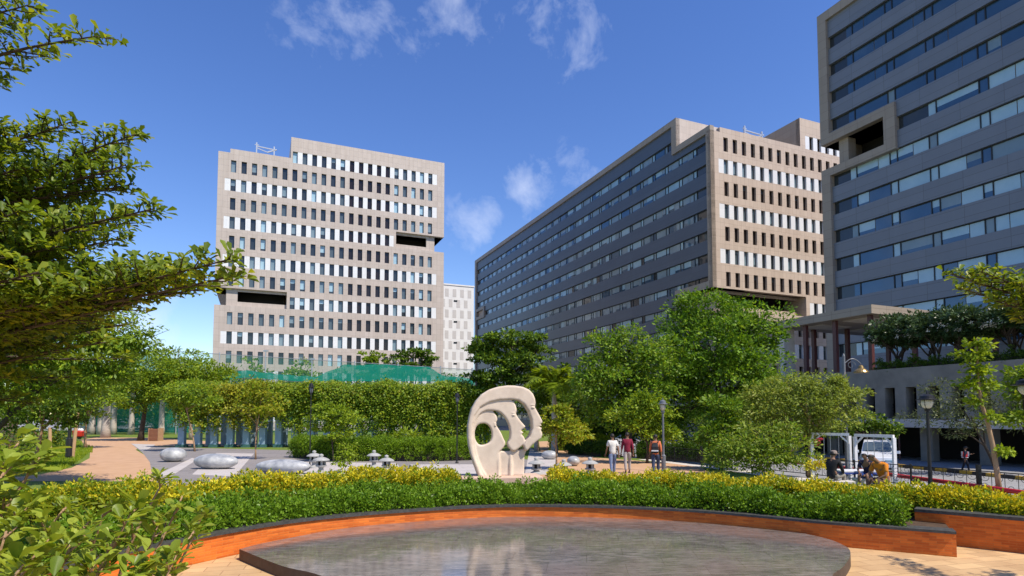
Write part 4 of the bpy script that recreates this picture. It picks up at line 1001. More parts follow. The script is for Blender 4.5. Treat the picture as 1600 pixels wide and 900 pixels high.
lamp_px(107, 718, 560, 'black lamp post with a thick base on the grass by the curved path', pole='black', thick=.09, base_h=1.25)
g = P(1605, 606, 19); lamp(g.x, g.y, g.z + .3, 'lamp with a cream globe cut off by the right edge of the photo', r=.36)
p = P(1318, 556, 26)
t = thing('street_lamp', 'tall steel post with a curled arm carrying a brass bell lamp', 'street lamp', (p.x, p.y, 0), 0)
b = MB(); b.lathe([(.12, 0), (.12, .08), (.07, .15), (.06, p.z), (.02, p.z + .1)], 10); b.build('pole', 'greypaint', t, world=False)
b = MB(); pts = [(0, 0, p.z - .35)] + [(.02 + .72 * q / 10, 0, p.z - .35 + .22 * math.sin(q / 10 * math.pi) ) for q in range(1, 11)]; b.tube(pts, .022, 6)
b.tube([(.32 + (.2 - .012 * q) * math.cos(q * .55), 0, p.z - .42 + (.2 - .012 * q) * math.sin(q * .55)) for q in range(15)], .014, 5); b.build('arm', 'greypaint', t, world=False)
b = MB(); b.lathe([(.29, p.z - .74), (.30, p.z - .72), (.25, p.z - .64), (.13, p.z - .55), (.09, p.z - .44), (.04, p.z - .40)], 18, c=(.74, 0, 0)); b.build('lamp_shade', 'brass', t, world=False)
# red pipe barrier along the railing
def run_pts(pxs, z): return [G(x, y, z) for x, y in pxs]
rp = run_pts([(1236, 722), (1300, 728), (1400, 743), (1500, 756), (1600, 770), (1700, 784)], .33)
RP = thing('pipe_barrier', 'long bright red pipe barrier on short black feet beside the iron railing', 'barrier', (rp[2].x, rp[2].y, 0))
b = MB(); b.tube(rp, .075, 12); b.build('pipe', 'redpipe', RP, smooth=True)
for px in (1345, 1433, 1511, 1567, 1640):
    for i in range(len(rp) - 1):
        x0 = 0
    D0 = None
    # foot under the pipe at that spot along its length
    best = min(((abs((rp[i].lerp(rp[i + 1], q / 20).x / rp[i].lerp(rp[i + 1], q / 20).y) - (px - 800) / 941.0), i, q) for i in range(len(rp) - 1) for q in range(21)))
    c = rp[best[1]].lerp(rp[best[1] + 1], best[2] / 20)
    b = MB(); b.box(c.x - .09, c.x + .09, c.y - .09, c.y + .09, 0.0, .255); b.box(c.x - .13, c.x + .13, c.y - .13, c.y + .13, 0.0, .03); b.build('foot', 'black', RP)
# wrought iron railing with scrolls
RL = thing('iron_railing', 'black wrought iron railing with scroll panels along the lower road', 'railing', (fence_x(22), 22, 0))
def fpt(y, z, dx=.35): return Vector((fence_x(y) + dx, y, z))
ys = [7.5 + 2.05 * i for i in range(15)]
for i in range(len(ys) - 1):
    y0, y1 = ys[i], ys[i + 1]; b = MB()
    for z in (.12, .80): b.bar(fpt(y0, z), fpt(y1, z), .035, .03)
    n = 6
    for q in range(n):
        yc_ = y0 + (y1 - y0) * (q + .5) / n; rad = .145
        for sg, zc_ in ((1, .30), (-1, .62)):
            pts = []
            for a in range(13):
                r_ = rad * (1 - a / 15.0); th = a * .62 * sg + q * 1.2
                pts.append(fpt(yc_ + r_ * math.cos(th), zc_ + r_ * math.sin(th)))
            b.tube(pts, .009, 4)
        if q: b.bar(fpt(y0 + (y1 - y0) * q / n, .12), fpt(y0 + (y1 - y0) * q / n, .80), .014)
    b.build('scroll_panel', 'black', RL)
for i, y in enumerate(ys):
    b = MB(); w = .05 if i % 3 else .11; b.bar(fpt(y, 0), fpt(y, .86 if i % 3 else 1.0), w); b.build('post', 'black', RL)
# kerbs of the road: black and yellow blocks
M['yel'] = mat('yellow_kerb_paint', (0.55, 0.33, 0.03), (0.42, 0.26, 0.04), 4, 0.7)
ka, kb = G(1270, 712.5, GZ + .15), G(1640, 749, GZ + .15)
KB = thing('road_kerb', 'yellow and black painted kerb at the foot of the concrete podium', 'kerb', (kb.x, kb.y, GZ))
b = MB(); n = 22
for i in range(n):
    b.bar(ka.lerp(kb, i / n) - Vector((0, 0, .08)), ka.lerp(kb, (i + .985) / n) - Vector((0, 0, .08)), .3, .2, i % 2)
b.build('blocks', ['yel', 'black'], KB)
# white swing frames
def swing(label, x0, x1, pb0, pb1, pt, cat='swing'):
    a, c = G(x0, pb0), G(x1, pb1); zt = P(x1, pt, c.y).z
    t = thing('swing_frame', label, 'swing frame', (a.x, a.y, 0), 0, 'white metal swing frames')
    for p_ in (a, c):
        b = MB(); b.bar(p_, (p_.x, p_.y, zt), .115); b.build('post', 'whitep', t)
    b = MB(); b.bar((a.x, a.y, zt + .055), (c.x, c.y, zt + .055), .12, .11); b.build('crossbar', 'whitep', t)
    d = (c - a).normalized()
    for p_, s_ in ((a, 1), (c, -1)):
        b = MB(); b.bar(p_ + Vector((0, 0, zt - .32)), p_ + d * (.32 * s_) + Vector((0, 0, zt)), .06); b.build('bracket', 'whitep', t)
    b = MB()
    for f in (.33, .5, .72):
        q = a.lerp(c, f); b.tube([(q.x, q.y, .5), (q.x, q.y, zt)], .012, 5)
    b.build('hanger_rods', 'gal', t)
    return a, c, zt
swing('white metal swing frame in front of the parked white car', 1338, 1399, 751, 757, 684)
swing('white metal swing frame partly behind leaves, above the seated man in black', 1270, 1329, 747, 750, 681)
p = P(1272, 690, 24.6)
b = MB(); b.ell((p.x + .12, p.y, p.z - .02), (.15, .10, .13), 12, 8); b.ell((p.x + .26, p.y + .02, p.z + .1), (.14, .07, .06), 10, 6); b.ell((p.x + .06, p.y - .02, p.z - .13), (.07, .06, .09), 8, 6)
tag(b.build('cloth_bundle', mat('red_cloth', (0.28, 0.012, 0.025), (0.2, 0.01, 0.02), 6, .9), None, smooth=True), 'dark red cloth bundle hanging from the corner of the white swing frame', 'bundle')
# table and benches at the swings
g = G(1340, 760)
tc_ = P(1341, 735, 21.6)
t = thing('table', 'white topped table with a blue edge between the two seated men', 'table', (tc_.x, tc_.y, 0))
M['blue'] = mat('blue_paint', (0.04, 0.07, 0.28), (0.05, 0.09, 0.33), 3, .5)
b = MB(); b.box(tc_.x - .72, tc_.x + .72, tc_.y - .4, tc_.y + .4, tc_.z - .03, tc_.z + .012); b.build('table_top', 'whitep', t)
b = MB(); b.box(tc_.x - .72, tc_.x + .72, tc_.y - .4, tc_.y + .4, tc_.z - .10, tc_.z - .032); b.build('edge_band', 'blue', t)
for sx in (-.62, .62):
    for sy in (-.32, .32):
        b = MB(); b.box(tc_.x + sx - .03, tc_.x + sx + .03, tc_.y + sy - .03, tc_.y + sy + .03, 0.016, tc_.z - .10); b.build('leg', 'greypaint', t)
# ------------------------------------------------------------------ people
M['skin'] = mat('skin', (0.20, 0.105, 0.062), (0.25, 0.135, 0.082), 6, .6)
M['hair'] = mat('black_hair', (0.010, 0.008, 0.007), (0.02, 0.016, 0.013), 20, .6)
M['shoe'] = mat('dark_shoes', (0.03, 0.025, 0.022), None, rough=.6)
def cloth(name, c): return mat(name, tuple(x * .85 for x in c), c, 5, .9, .3, 14)
def skin_mesh(verts, edges, radii, root=0, sub=1):
    me = bpy.data.meshes.new('s'); me.from_pydata([tuple(v) for v in verts], edges, []); me.update()
    o = bpy.data.objects.new('s', me); COL.objects.link(o); o.modifiers.new('k', 'SKIN')
    sv = me.skin_vertices[0].data
    for i, r in enumerate(radii): sv[i].radius = r if isinstance(r, tuple) else (r, r); sv[i].use_root = (i == root)
    m = o.modifiers.new('d', 'SUBSURF'); m.levels = sub; m.render_levels = sub
    dg = bpy.context.evaluated_depsgraph_get(); out = bpy.data.meshes.new_from_object(o.evaluated_get(dg)); bpy.data.objects.remove(o); bpy.data.meshes.remove(me)
    return out
def chainmesh(chains, sub=1):
    """chains share joints by name: [[(name, pos, r), ...], ...]"""
    idx = {}; V = []; Rr = []; E = []
    for ch in chains:
        for a, (n, p_, r) in enumerate(ch):
            if n not in idx: idx[n] = len(V); V.append(p_); Rr.append(r)
            if a: E.append((idx[ch[a - 1][0]], idx[n]))
    return skin_mesh(V, E, Rr, 0, sub)
def join_mb(me, b):
    V = [tuple(v.co) for v in me.vertices]; Fc = [tuple(p.vertices) for p in me.polygons]; o = len(V)
    V += b.v; Fc += [tuple(o + i for i in f) for f in b.f]
    m2 = bpy.data.meshes.new('body'); m2.from_pydata(V, [], Fc); m2.polygons.foreach_set('use_smooth', [True] * len(Fc)); bpy.data.meshes.remove(me); return m2
def person(label, loc, rot, J, shirt, trousers, sleeves='short', cap=None, hairlen=0.0, h=1.7, shorts=False):
    """J: joints for a figure facing -Y, ground at z=0 (metres for a 1.7 m figure)."""
    s = h / 1.7
    t = thing('person', label, 'person', loc, rot); t.scale = (s, s, s)
    v = {k: Vector(p_) for k, p_ in J.items()}
    pel, ch, nk, hd = v['pelvis'], v['chest'], v['neck'], v['head']
    up = (hd - nk).normalized(); mid = pel.lerp(ch, .5) + Vector(J.get('belly', (0, 0, 0)))
    torso = [('pel', pel, (.135, .10)), ('mid', mid, (.125, .095)), ('ch', ch, (.155, .105)), ('nb', ch.lerp(nk, .75), (.085, .07)), ('nk', nk, (.052, .055)), ('h0', nk.lerp(hd, .55), (.066, .075)), ('h1', hd, (.078, .095)), ('h2', hd + up * .07, (.07, .086)), ('h3', hd + up * .115, (.035, .045))]
    chains = [torso]
    for sd_ in ('l', 'r'):
        sh, el, wr, hp, kn, an = (v[sd_ + q] for q in ('sh', 'el', 'wr', 'hip', 'kn', 'an'))
        hand = wr + (wr - el).normalized() * .07
        chains.append([('ch', ch, 0), (sd_ + 'sh', sh, .058), (sd_ + 'ua', sh.lerp(el, .5), .048), (sd_ + 'el', el, .038), (sd_ + 'fa', el.lerp(wr, .35), .038), (sd_ + 'wr', wr, .026), (sd_ + 'ha', hand, (.04, .02))])
        toe = v.get(sd_ + 'toe', an + Vector((0, -.16, -.05)))
        chains.append([('pel', pel, 0), (sd_ + 'hp', hp, .088), (sd_ + 'th', hp.lerp(kn, .45), .078), (sd_ + 'kn', kn, .054), (sd_ + 'cf', kn.lerp(an, .35), .053), (sd_ + 'an', an, .036), (sd_ + 'to', toe, .034)])
    me = chainmesh(chains); ex = MB()
    face = Vector(J.get('face', (0, -1, 0))).normalized()
    ex.tube([hd + face * .085 + up * .02, hd + face * .118 - up * .02], [.010, .017], 6)        # nose
    side = up.cross(face).normalized()
    for q in (-1, 1):
        ex.ell(hd + side * .078 * q, (.016, .022, .032), 8, 6)
        ex.ell(hd + face * .088 + side * .032 * q + up * .02, (.014, .01, .008), 6, 4)
    ex.ell(hd + face * .088 - up * .055, (.024, .012, .008), 8, 4)
    for sd_ in ('l', 'r'):
        el, wr = v[sd_ + 'el'], v[sd_ + 'wr']; d = (wr - el).normalized(); sx = d.cross(Vector((0, 1, 0.2))).normalized(); pz = sx.cross(d)
        for q, ln in zip((-1.5, -.5, .5, 1.5), (.062, .074, .07, .055)):
            a = wr + d * .10 + sx * (.016 * q); ex.tube([a - d * .02, a + d * ln * .5 + pz * .006, a + d * ln + pz * .02], [.0095, .009, .007], 5)
        a = wr + d * .04 + sx * .03; ex.tube([a, a + d * .03 + sx * .025, a + d * .065 + sx * .028], [.011, .010, .007], 5)
    me = join_mb(me, ex); me.materials.append(M['skin']); link('body', me, t)
    # hair
    b = MB(); c = hd + up * .035 - face * .018
    b.ell((0, 0, 0), (.089, .102, .098), 14, 10)
    rotm = Matrix((side, -face, up)).transposed(); vs = []
    for p_ in b.v:
        q = Vector(p_)
        if q.y < -.02 and q.z < .045: q.y = max(q.y, -.02); q.z = max(q.z, -.03)
        if q.z < -.05 - hairlen: q.z = -.05 - hairlen
        vs.append(tuple(rotm @ q + c))
    b.v = vs; b.build('hair', 'hair', t, smooth=True, world=False)
    if cap is not None:
        b = MB(); b.lathe([(.107, .03), (.108, .06), (.09, .115), (.04, .14)], 14); b.box(-.07, .07, -.2, -.08, .03, .045); b.v = [tuple(rotm @ Vector(p_) + hd) for p_ in b.v]; b.build('cap', cap, t, world=False)
    # shirt
    hem = pel + (pel - ch).normalized() * .10
    chs = [[('hem', hem, (.168, .138)), ('pl', pel.lerp(mid, .4), (.158, .126)), ('md', mid, (.148, .116)), ('ch', ch, (.155, .118)), ('cl', ch.lerp(nk, .7), (.092, .078))]]
    for sd_ in ('l', 'r'):
        sh, el, wr = v[sd_ + 'sh'], v[sd_ + 'el'], v[sd_ + 'wr']
        a = [('ch', ch, 0), (sd_ + 's', sh, .076), (sd_ + 'u', sh.lerp(el, .55), .066)]
        if sleeves != 'short': a += [(sd_ + 'e', el, .052), (sd_ + 'f', el.lerp(wr, .55 if sleeves == 'rolled' else .9), .046)]
        else: a += [(sd_ + 'u2', sh.lerp(el, .75), .064)]
        chs.append(a)
    me = chainmesh(chs); me.polygons.foreach_set('use_smooth', [True] * len(me.polygons)); me.materials.append(shirt); link('shirt', me, t)
    chs = [[('wst', pel + (ch - pel).normalized() * .05, (.138, .108)), ('p', pel, (.145, .113))]]
    for sd_ in ('l', 'r'):
        hp, kn, an = v[sd_ + 'hip'], v[sd_ + 'kn'], v[sd_ + 'an']
        a = [('p', pel, 0), (sd_ + 'h', hp, .102), (sd_ + 't', hp.lerp(kn, .5), .092)]
        a += [(sd_ + 'k', kn, .07)] if not shorts else [(sd_ + 'k', hp.lerp(kn, .9), .085)]
        if not shorts: a += [(sd_ + 'c', kn.lerp(an, .4), .066), (sd_ + 'a', kn.lerp(an, .93), .056)]
        chs.append(a)
    me = chainmesh(chs); me.polygons.foreach_set('use_smooth', [True] * len(me.polygons)); me.materials.append(trousers); link('trousers' if not shorts else 'shorts', me, t)
    for sd_ in ('l', 'r'):
        an = v[sd_ + 'an']; toe = v.get(sd_ + 'toe', an + Vector((0, -.16, -.05))); d = toe - an; d.z = 0; d.normalize()
        b = MB(); q = an - Vector((0, 0, .045)); b.tube([q - d * .06, q + d * .05, q + d * .15, q + d * .2], [.036, .044, .04, .02], 8); b.build('shoe', 'shoe', t, smooth=True, world=False)
    return t
def walk(sw=.2, arm=.15, lean=.02):
    return dict(pelvis=(0, 0, .93), chest=(0, -lean, 1.33), neck=(0, -lean, 1.49), head=(0, -lean - .02, 1.60),
                lsh=(.16, -lean, 1.385), lel=(.215, -arm * .4, 1.12), lwr=(.235, -arm * 1.3, .89), rsh=(-.16, -lean, 1.385), rel=(-.215, arm * .6, 1.12), rwr=(-.235, arm * .6, .87),
                lhip=(.09, 0, .90), lkn=(.095, sw * .35, .49), lan=(.095, sw * 1.0, .10), rhip=(-.09, 0, .90), rkn=(-.10, -sw * .6, .50), ran=(-.10, -sw * .9, .08))
def at_px(px, phead, h, z=0.0):
    D = (H - z - h) * 941.0 / (phead - 650.0); q = P(px, phead, D); return (q.x, q.y, z)
q = at_px(957, 678.5, 1.80); person('man in a white shirt and blue jeans walking away, left of the trio', q, math.pi + .1, walk(), cloth('white_shirt', (.68, .66, .62)), cloth('faded_jeans', (.16, .21, .34)), 'short', h=1.80)
q = at_px(980, 676.5, 1.83); person('man in a maroon shirt with rolled sleeves and pale trousers walking away', q, math.pi - .05, walk(.16, .1), cloth('maroon_shirt', (.20, .012, .035)), cloth('pale_trousers', (.42, .38, .36)), 'rolled', h=1.83)
q3 = at_px(1024, 679.5, 1.78); pr = person('man in an orange shirt carrying a black backpack, walking beside the lamp post', q3, math.pi - .25, walk(.14, .08), cloth('orange_shirt', (.62, .17, .07)), cloth('dark_jeans', (.05, .07, .13)), 'rolled', h=1.78)
ro = math.pi - .25
bp = thing('backpack', 'black backpack with a pale band on the back of the man in orange', 'backpack', q3, ro); bp.scale = (1.78 / 1.7,) * 3
b = MB()
prof = [(.13, .95), (.145, 1.02), (.145, 1.22), (.12, 1.34), (.07, 1.38)]
vs = []
for w_, z_ in prof: vs += [(-w_ + .02, .105, z_), (w_ + .02, .105, z_), (w_ * .92 + .02, .26 if z_ < 1.3 else .2, z_), (-w_ * .92 + .02, .26 if z_ < 1.3 else .2, z_)]
fs = [(3, 2, 1, 0), (16, 17, 18, 19)]
for i in range(4):
    for k in range(4): fs.append((i * 4 + k, i * 4 + (k + 1) % 4, i * 4 + 4 + (k + 1) % 4, i * 4 + 4 + k))
b.add(vs, fs); M['pack'] = mat('black_nylon', (.012, .012, .016), (.02, .02, .026), 8, .7); beveled(b.build('bag', 'pack', bp, world=False), .03, 3)
b = MB(); b.box(-.12, .16, .255, .285, 1.03, 1.08); b.build('band', 'whitep', bp, world=False)
b = MB(); b.tube([(-.10, .11, 1.38), (-.12, 0, 1.47), (-.12, -.13, 1.38), (-.12, -.13, 1.2)], .02, 6); b.tube([(.14, .11, 1.38), (.13, 0, 1.47), (.13, -.13, 1.38), (.13, -.13, 1.2)], .02, 6); b.build('strap', 'pack', bp, world=False)
def sit(lean=.1, bow=.05, arm=(.12, -.42, .66), seat=.48):
    z = seat + .10
    return dict(pelvis=(0, 0, z), chest=(0, -lean, z + .40), neck=(0, -lean - bow * .6, z + .555), head=(0, -lean - bow * 1.6, z + .655), belly=(0, .05, 0), face=(0, -1, -bow * 2.5),
                lsh=(.185, -lean, z + .45), lel=(.25, -lean - .10, z + .18), lwr=(arm[0], arm[1], arm[2]), rsh=(-.185, -lean, z + .45), rel=(-.25, -lean - .10, z + .18), rwr=(-arm[0], arm[1], arm[2]),
                lhip=(.10, -.05, z - .01), lkn=(.13, -.46, z + .02), lan=(.13, -.44, .10), rhip=(-.10, -.05, z - .01), rkn=(-.13, -.46, z + .02), ran=(-.13, -.42, .10))
# bench blocks behind the hedge
def bench(label, x, y, w, d, h):
    t = thing('bench', label, 'bench', (x, y, 0)); b = MB(); b.box(-w / 2, w / 2, -d / 2, d / 2, h - .09, h); beveled(b.build('seat', 'concl', t, world=False), .015)
    for s_ in (-1, 1):
        b = MB(); b.box(s_ * w * .36 - .09, s_ * w * .36 + .09, -d * .38, d * .38, .016, h - .092); b.build('support', 'concl', t, world=False)
q = P(1299, 711, 19.8); zt = q.z - 1.33
person('seated man in a black shirt and grey cap, turned towards the white table', (q.x, q.y, 0), 2.15, sit(.06, .03, seat=.50), cloth('black_shirt', (.014, .014, .016)), cloth('khaki_trousers', (.26, .24, .2)), 'long', cap=cloth('grey_cap', (.25, .2, .17)), h=1.8)
bench('concrete bench under the man in the black shirt', q.x - .02, q.y - .02, 1.3, .46, .48)
q = P(1381, 722, 18.6)
person('man in an orange t-shirt sitting bent forward on the bench by the swing', (q.x, q.y, 0), -1.2, sit(.17, .2, (.10, -.40, .62), .46), cloth('bright_orange_shirt', (.66, .22, .015)), cloth('brown_trousers', (.10, .06, .04)), 'short', h=1.86)
q2 = P(1356, 716, 20.8)
person('man in dark clothes with blue shorts sitting behind the man in the orange t-shirt', (q2.x, q2.y, 0), -.9, sit(.12, .10, (.12, -.40, .64), .48), cloth('navy_shirt', (.02, .02, .05)), cloth('blue_shorts', (.02, .06, .24)), 'short', h=1.68, shorts=True)
bench('long pale concrete bench under the man in the orange t-shirt', q.x + .1, q.y, 2.4, .5, .46)
bench('concrete bench under the man in blue shorts', q2.x, q2.y + .02, .9, .45, .46)
# guard on the road
D = 35.6; q = P(1507, 697, D)
J = walk(.2, .1); J.update(lel=(.26, -.12, 1.16), lwr=(.30, -.42, 1.22))
gd = person('guard in a red safety vest walking on the road below the podium', (q.x, q.y, GZ - .02), 1.15, J, cloth('dark_uniform', (.03, .035, .06)), cloth('dark_trousers', (.015, .017, .03)), 'long', cap=M['black'], h=(q.z - GZ) / 1.015)
ms = chainmesh([[('a', Vector((0, 0, .90)), (.195, .165)), ('b', Vector((0, 0, 1.1)), (.185, .155)), ('c', Vector((0, -.02, 1.33)), (.20, .155)), ('d', Vector((0, -.02, 1.42)), (.13, .11))]])
M['vest'] = mat('red_vest', (.62, .035, .04), (.55, .03, .035), 5, .7); ms.materials.append(M['vest']); ve = link('vest', ms, gd)
b = MB()
for z_ in (1.0,): b.lathe([(.19, z_), (.19, z_ + .035)], 16)
for s_ in (-.09, .09): b.box(s_ - .022, s_ + .022, -.2, -.165, 1.1, 1.40); b.box(s_ - .022, s_ + .022, .145, .17, 1.06, 1.40)
b.build('reflective_stripe', 'whitep', ve, world=False)
# ------------------------------------------------------------------ parked car
def car():
    q = P(1407, 719, 33.6)
    t = thing('parked_car', 'white car seen from the front, parked beyond the swing frame below the podium', 'car', (q.x, q.y + 2.1, GZ - .02), R(-31))
    t.scale = (1.04, 1.05, 1.08)
    paint = mat('white_car_paint', (.74, .75, .77), (.70, .71, .73), 1, .25, coat=.6)
    st = [(-2.10, .62, .38, .72), (-2.02, .80, .30, .98), (-1.2, .90, .28, 1.13), (-.75, .90, .28, 1.20), (.6, .90, .28, 1.14), (1.7, .90, .28, 1.12), (2.05, .86, .32, 1.05), (2.12, .76, .42, .95)]
    b = MB(); rings = []
    for (y, w, z0, z1) in st:
        rings.append([(-w * .9, y, z0), (w * .9, y, z0), (w, y, z0 + (z1 - z0) * .35), (w * .97, y, z0 + (z1 - z0) * .75), (w * .86, y, z1), (-w * .86, y, z1), (-w * .97, y, z0 + (z1 - z0) * .75), (-w, y, z0 + (z1 - z0) * .35)])
    vs = [p_ for r_ in rings for p_ in r_]; fs = [tuple(range(8)), tuple(reversed(range(len(vs) - 8, len(vs))))]
    for i in range(len(rings) - 1):
        for k in range(8): fs.append((i * 8 + k, i * 8 + (k + 1) % 8, i * 8 + 8 + (k + 1) % 8, i * 8 + 8 + k))
    b.add(vs, fs)
    cab = [(-.95, .80, 1.08), (-.15, .66, 1.72), (.3, .66, 1.80), (1.3, .64, 1.76), (1.95, .72, 1.10)]
    vs = []
    for (y, w, z) in cab: vs += [(-w, y, z), (w, y, z)]
    vs += [(-.82, -.95, 1.02), (.82, -.95, 1.02), (-.8, 1.95, 1.02), (.8, 1.95, 1.02)]
    b.add(vs, [(0, 1, 3, 2), (2, 3, 5, 4), (4, 5, 7, 6), (6, 7, 9, 8), (1, 11, 13, 9, 7, 5, 3), (0, 2, 4, 6, 8, 12, 10), (0, 10, 11, 1), (8, 9, 13, 12)])
    beveled(b.build('body', paint, t, world=False), .04, 3)
    b = MB(); b.quad((-.70, -.78, 1.25), (.70, -.78, 1.25), (.61, -.215, 1.695), (-.61, -.215, 1.695)); b.v = [(x, y - .025, z + .012) for x, y, z in b.v]; b.build('windscreen', 'gmid', t, world=False)
    for s_ in (-1, 1):
        b = MB(); b.add([(s_ * .815, -.7, 1.16), (s_ * .70, -.12, 1.66), (s_ * .685, 1.25, 1.68), (s_ * .79, 1.7, 1.18)], [(0, 1, 2, 3)]); b.v = [(x + s_ * .02, y, z) for x, y, z in b.v]; b.build('side_window', 'gdark', t, world=False)
        b = MB(); b.box(s_ * .52 - .17, s_ * .52 + .17, -2.10, -1.9, .72, .86); beveled(b.build('headlight', 'blindp', t, world=False), .03)
        b = MB(); b.box(min(s_ * .9, s_ * 1.08), max(s_ * .9, s_ * 1.08), -.82, -.72, 1.12, 1.27); beveled(b.build('mirror', paint, t, world=False), .02)
        for y in (-1.35, 1.35):
            b = MB(); b.tube([(s_ * .72, y, .34), (s_ * .93, y, .34)], .34, 22); w = b.build('wheel', 'black', t, world=False)
            b = MB(); b.tube([(s_ * .90, y, .34), (s_ * .94, y, .34)], .2, 16); b.build('rim', 'gal', w, world=False)
    b = MB(); b.box(-.34, .34, -2.135, -2.0, .60, .78); b.build('grille', 'black', t, world=False)
    b = MB(); b.box(-.62, .62, -2.14, -2.0, .36, .46); b.build('air_intake', 'black', t, world=False)
    b = MB(); b.box(-.25, .25, -2.155, -2.10, .48, .58); b.build('number_plate', 'whitep', t, world=False)
    b = MB(); b.bar((-.6, -.85, 1.225), (.02, -.83, 1.27), .02); b.bar((.05, -.85, 1.225), (.62, -.83, 1.27), .02); b.build('wiper', 'black', t, world=False)
    return t
car()
# ------------------------------------------------------------------ small things on the left
q = G(124, 686); t = thing('hand_cart', 'small red cart with a dark wheel at the bend of the tan path', 'cart', (q.x, q.y, 0))
b = MB(); k = mpp(q.y); prof = [(-6.5, 4), (6, 4), (8, 12), (-7.5, 13.5)]
vs = [(x * k, -.45, z * k) for x, z in prof] + [(x * k, .45, z * k) for x, z in prof]; b.add(vs, [(0, 1, 2, 3), (7, 6, 5, 4), (0, 4, 5, 1), (1, 5, 6, 2), (2, 6, 7, 3), (3, 7, 4, 0)]); beveled(b.build('tub', mat('red_plastic', (.55, .03, .015), (.48, .025, .012), 3, .45), t, world=False), .08, 3)
b = MB(); b.tube([(0, -.1, .22), (0, .1, .22)], .22, 16); b.build('wheel', 'black', t, world=False)
b = MB(); b.tube([(7 * k, -.3, 11 * k), (13 * k, -.3, 10 * k)], .04, 6); b.tube([(7 * k, .3, 11 * k), (13 * k, .3, 10 * k)], .04, 6); b.build('handle', 'black', t, world=False)
b = MB(); b.ell((-1.2 * k, 0, 15 * k), (.22, .2, .24), 10, 6); b.ell((2 * k, .1, 14 * k), (.2, .2, .2), 10, 6); b.build('sacks', 'whitep', t, world=False)
q = G(243, 689); t = thing('litter_bin', 'brown slatted litter bin standing at the edge of the lawn', 'litter bin', (q.x, q.y, 0))
M['slat'] = mat('brown_slats', (.20, .085, .045), (.27, .12, .065), 3, .7, stretch=(1, 1, 8))
b = MB()
for i in range(9): b.box(-.5, .5, -.45, .45, .05 + i * .135, .165 + i * .135)
b.build('slats', 'slat', t, world=False)
for s_ in (-.52, .48): b = MB(); b.box(s_, s_ + .06, -.47, .47, 0, 1.34); b.build('side_panel', 'barkt', t, world=False)
q = G(10, 697); t = thing('brick_pillar', 'weathered brown brick pillar at the left edge of the photo', 'pillar', (q.x, q.y, 0))
M['oldbrick'] = brickmat('old_brick', (.16, .10, .075), (.11, .07, .05), (.25, .2, .17), .5, .13, .014, .5, .85, 'FACE', 1.0, .4, .4)
b = MB(); b.box(-.55, .5, -.5, .5, 0, 2.3); b.build('shaft', 'oldbrick', t, world=False)
b = MB(); b.box(-.65, .6, -.6, .6, 2.302, 2.45); b.build('cap', 'conc', t, world=False)
# long white kerb seats far behind the lawn
for (pp, lab, w) in (([(186, 670), (215, 667), (245, 665)], 'long white curved seat wall at the back of the lawn', .9), ([(262, 665), (290, 665), (330, 667)], 'short white seat wall at the back of the lawn near the pergola', .9)):
    g_ = [G(x, y + 4) for x, y in pp]; t = thing('seat_wall', lab, 'seat wall', tuple(g_[0])); b = MB()
    for i in range(len(g_) - 1): b.bar(g_[i] + Vector((0, 0, .42)), g_[i + 1] + Vector((0, 0, .42)), w, .16)
    b.build('seat', 'whitep', t); b = MB()
    for i in range(len(g_) - 1): b.bar(g_[i] + Vector((0, 0, .17)), g_[i + 1] + Vector((0, 0, .17)), w * .6, .32)
    b.build('base', 'conc', t)
for px, pt, pb, ln, lab in ((78, 668, 716, 0, 'upright bamboo stake on the grass left of the black lamp post'), (113, 640, 716, 9, 'leaning bamboo stake right beside the black lamp post')):
    g_ = G(px, pb); tp = P(px + ln, pt, g_.y); b = MB(); b.tube([g_, tp], [.11, .09], 8); tag(b.build('bamboo_stake', 'stake', None), lab, 'stake')
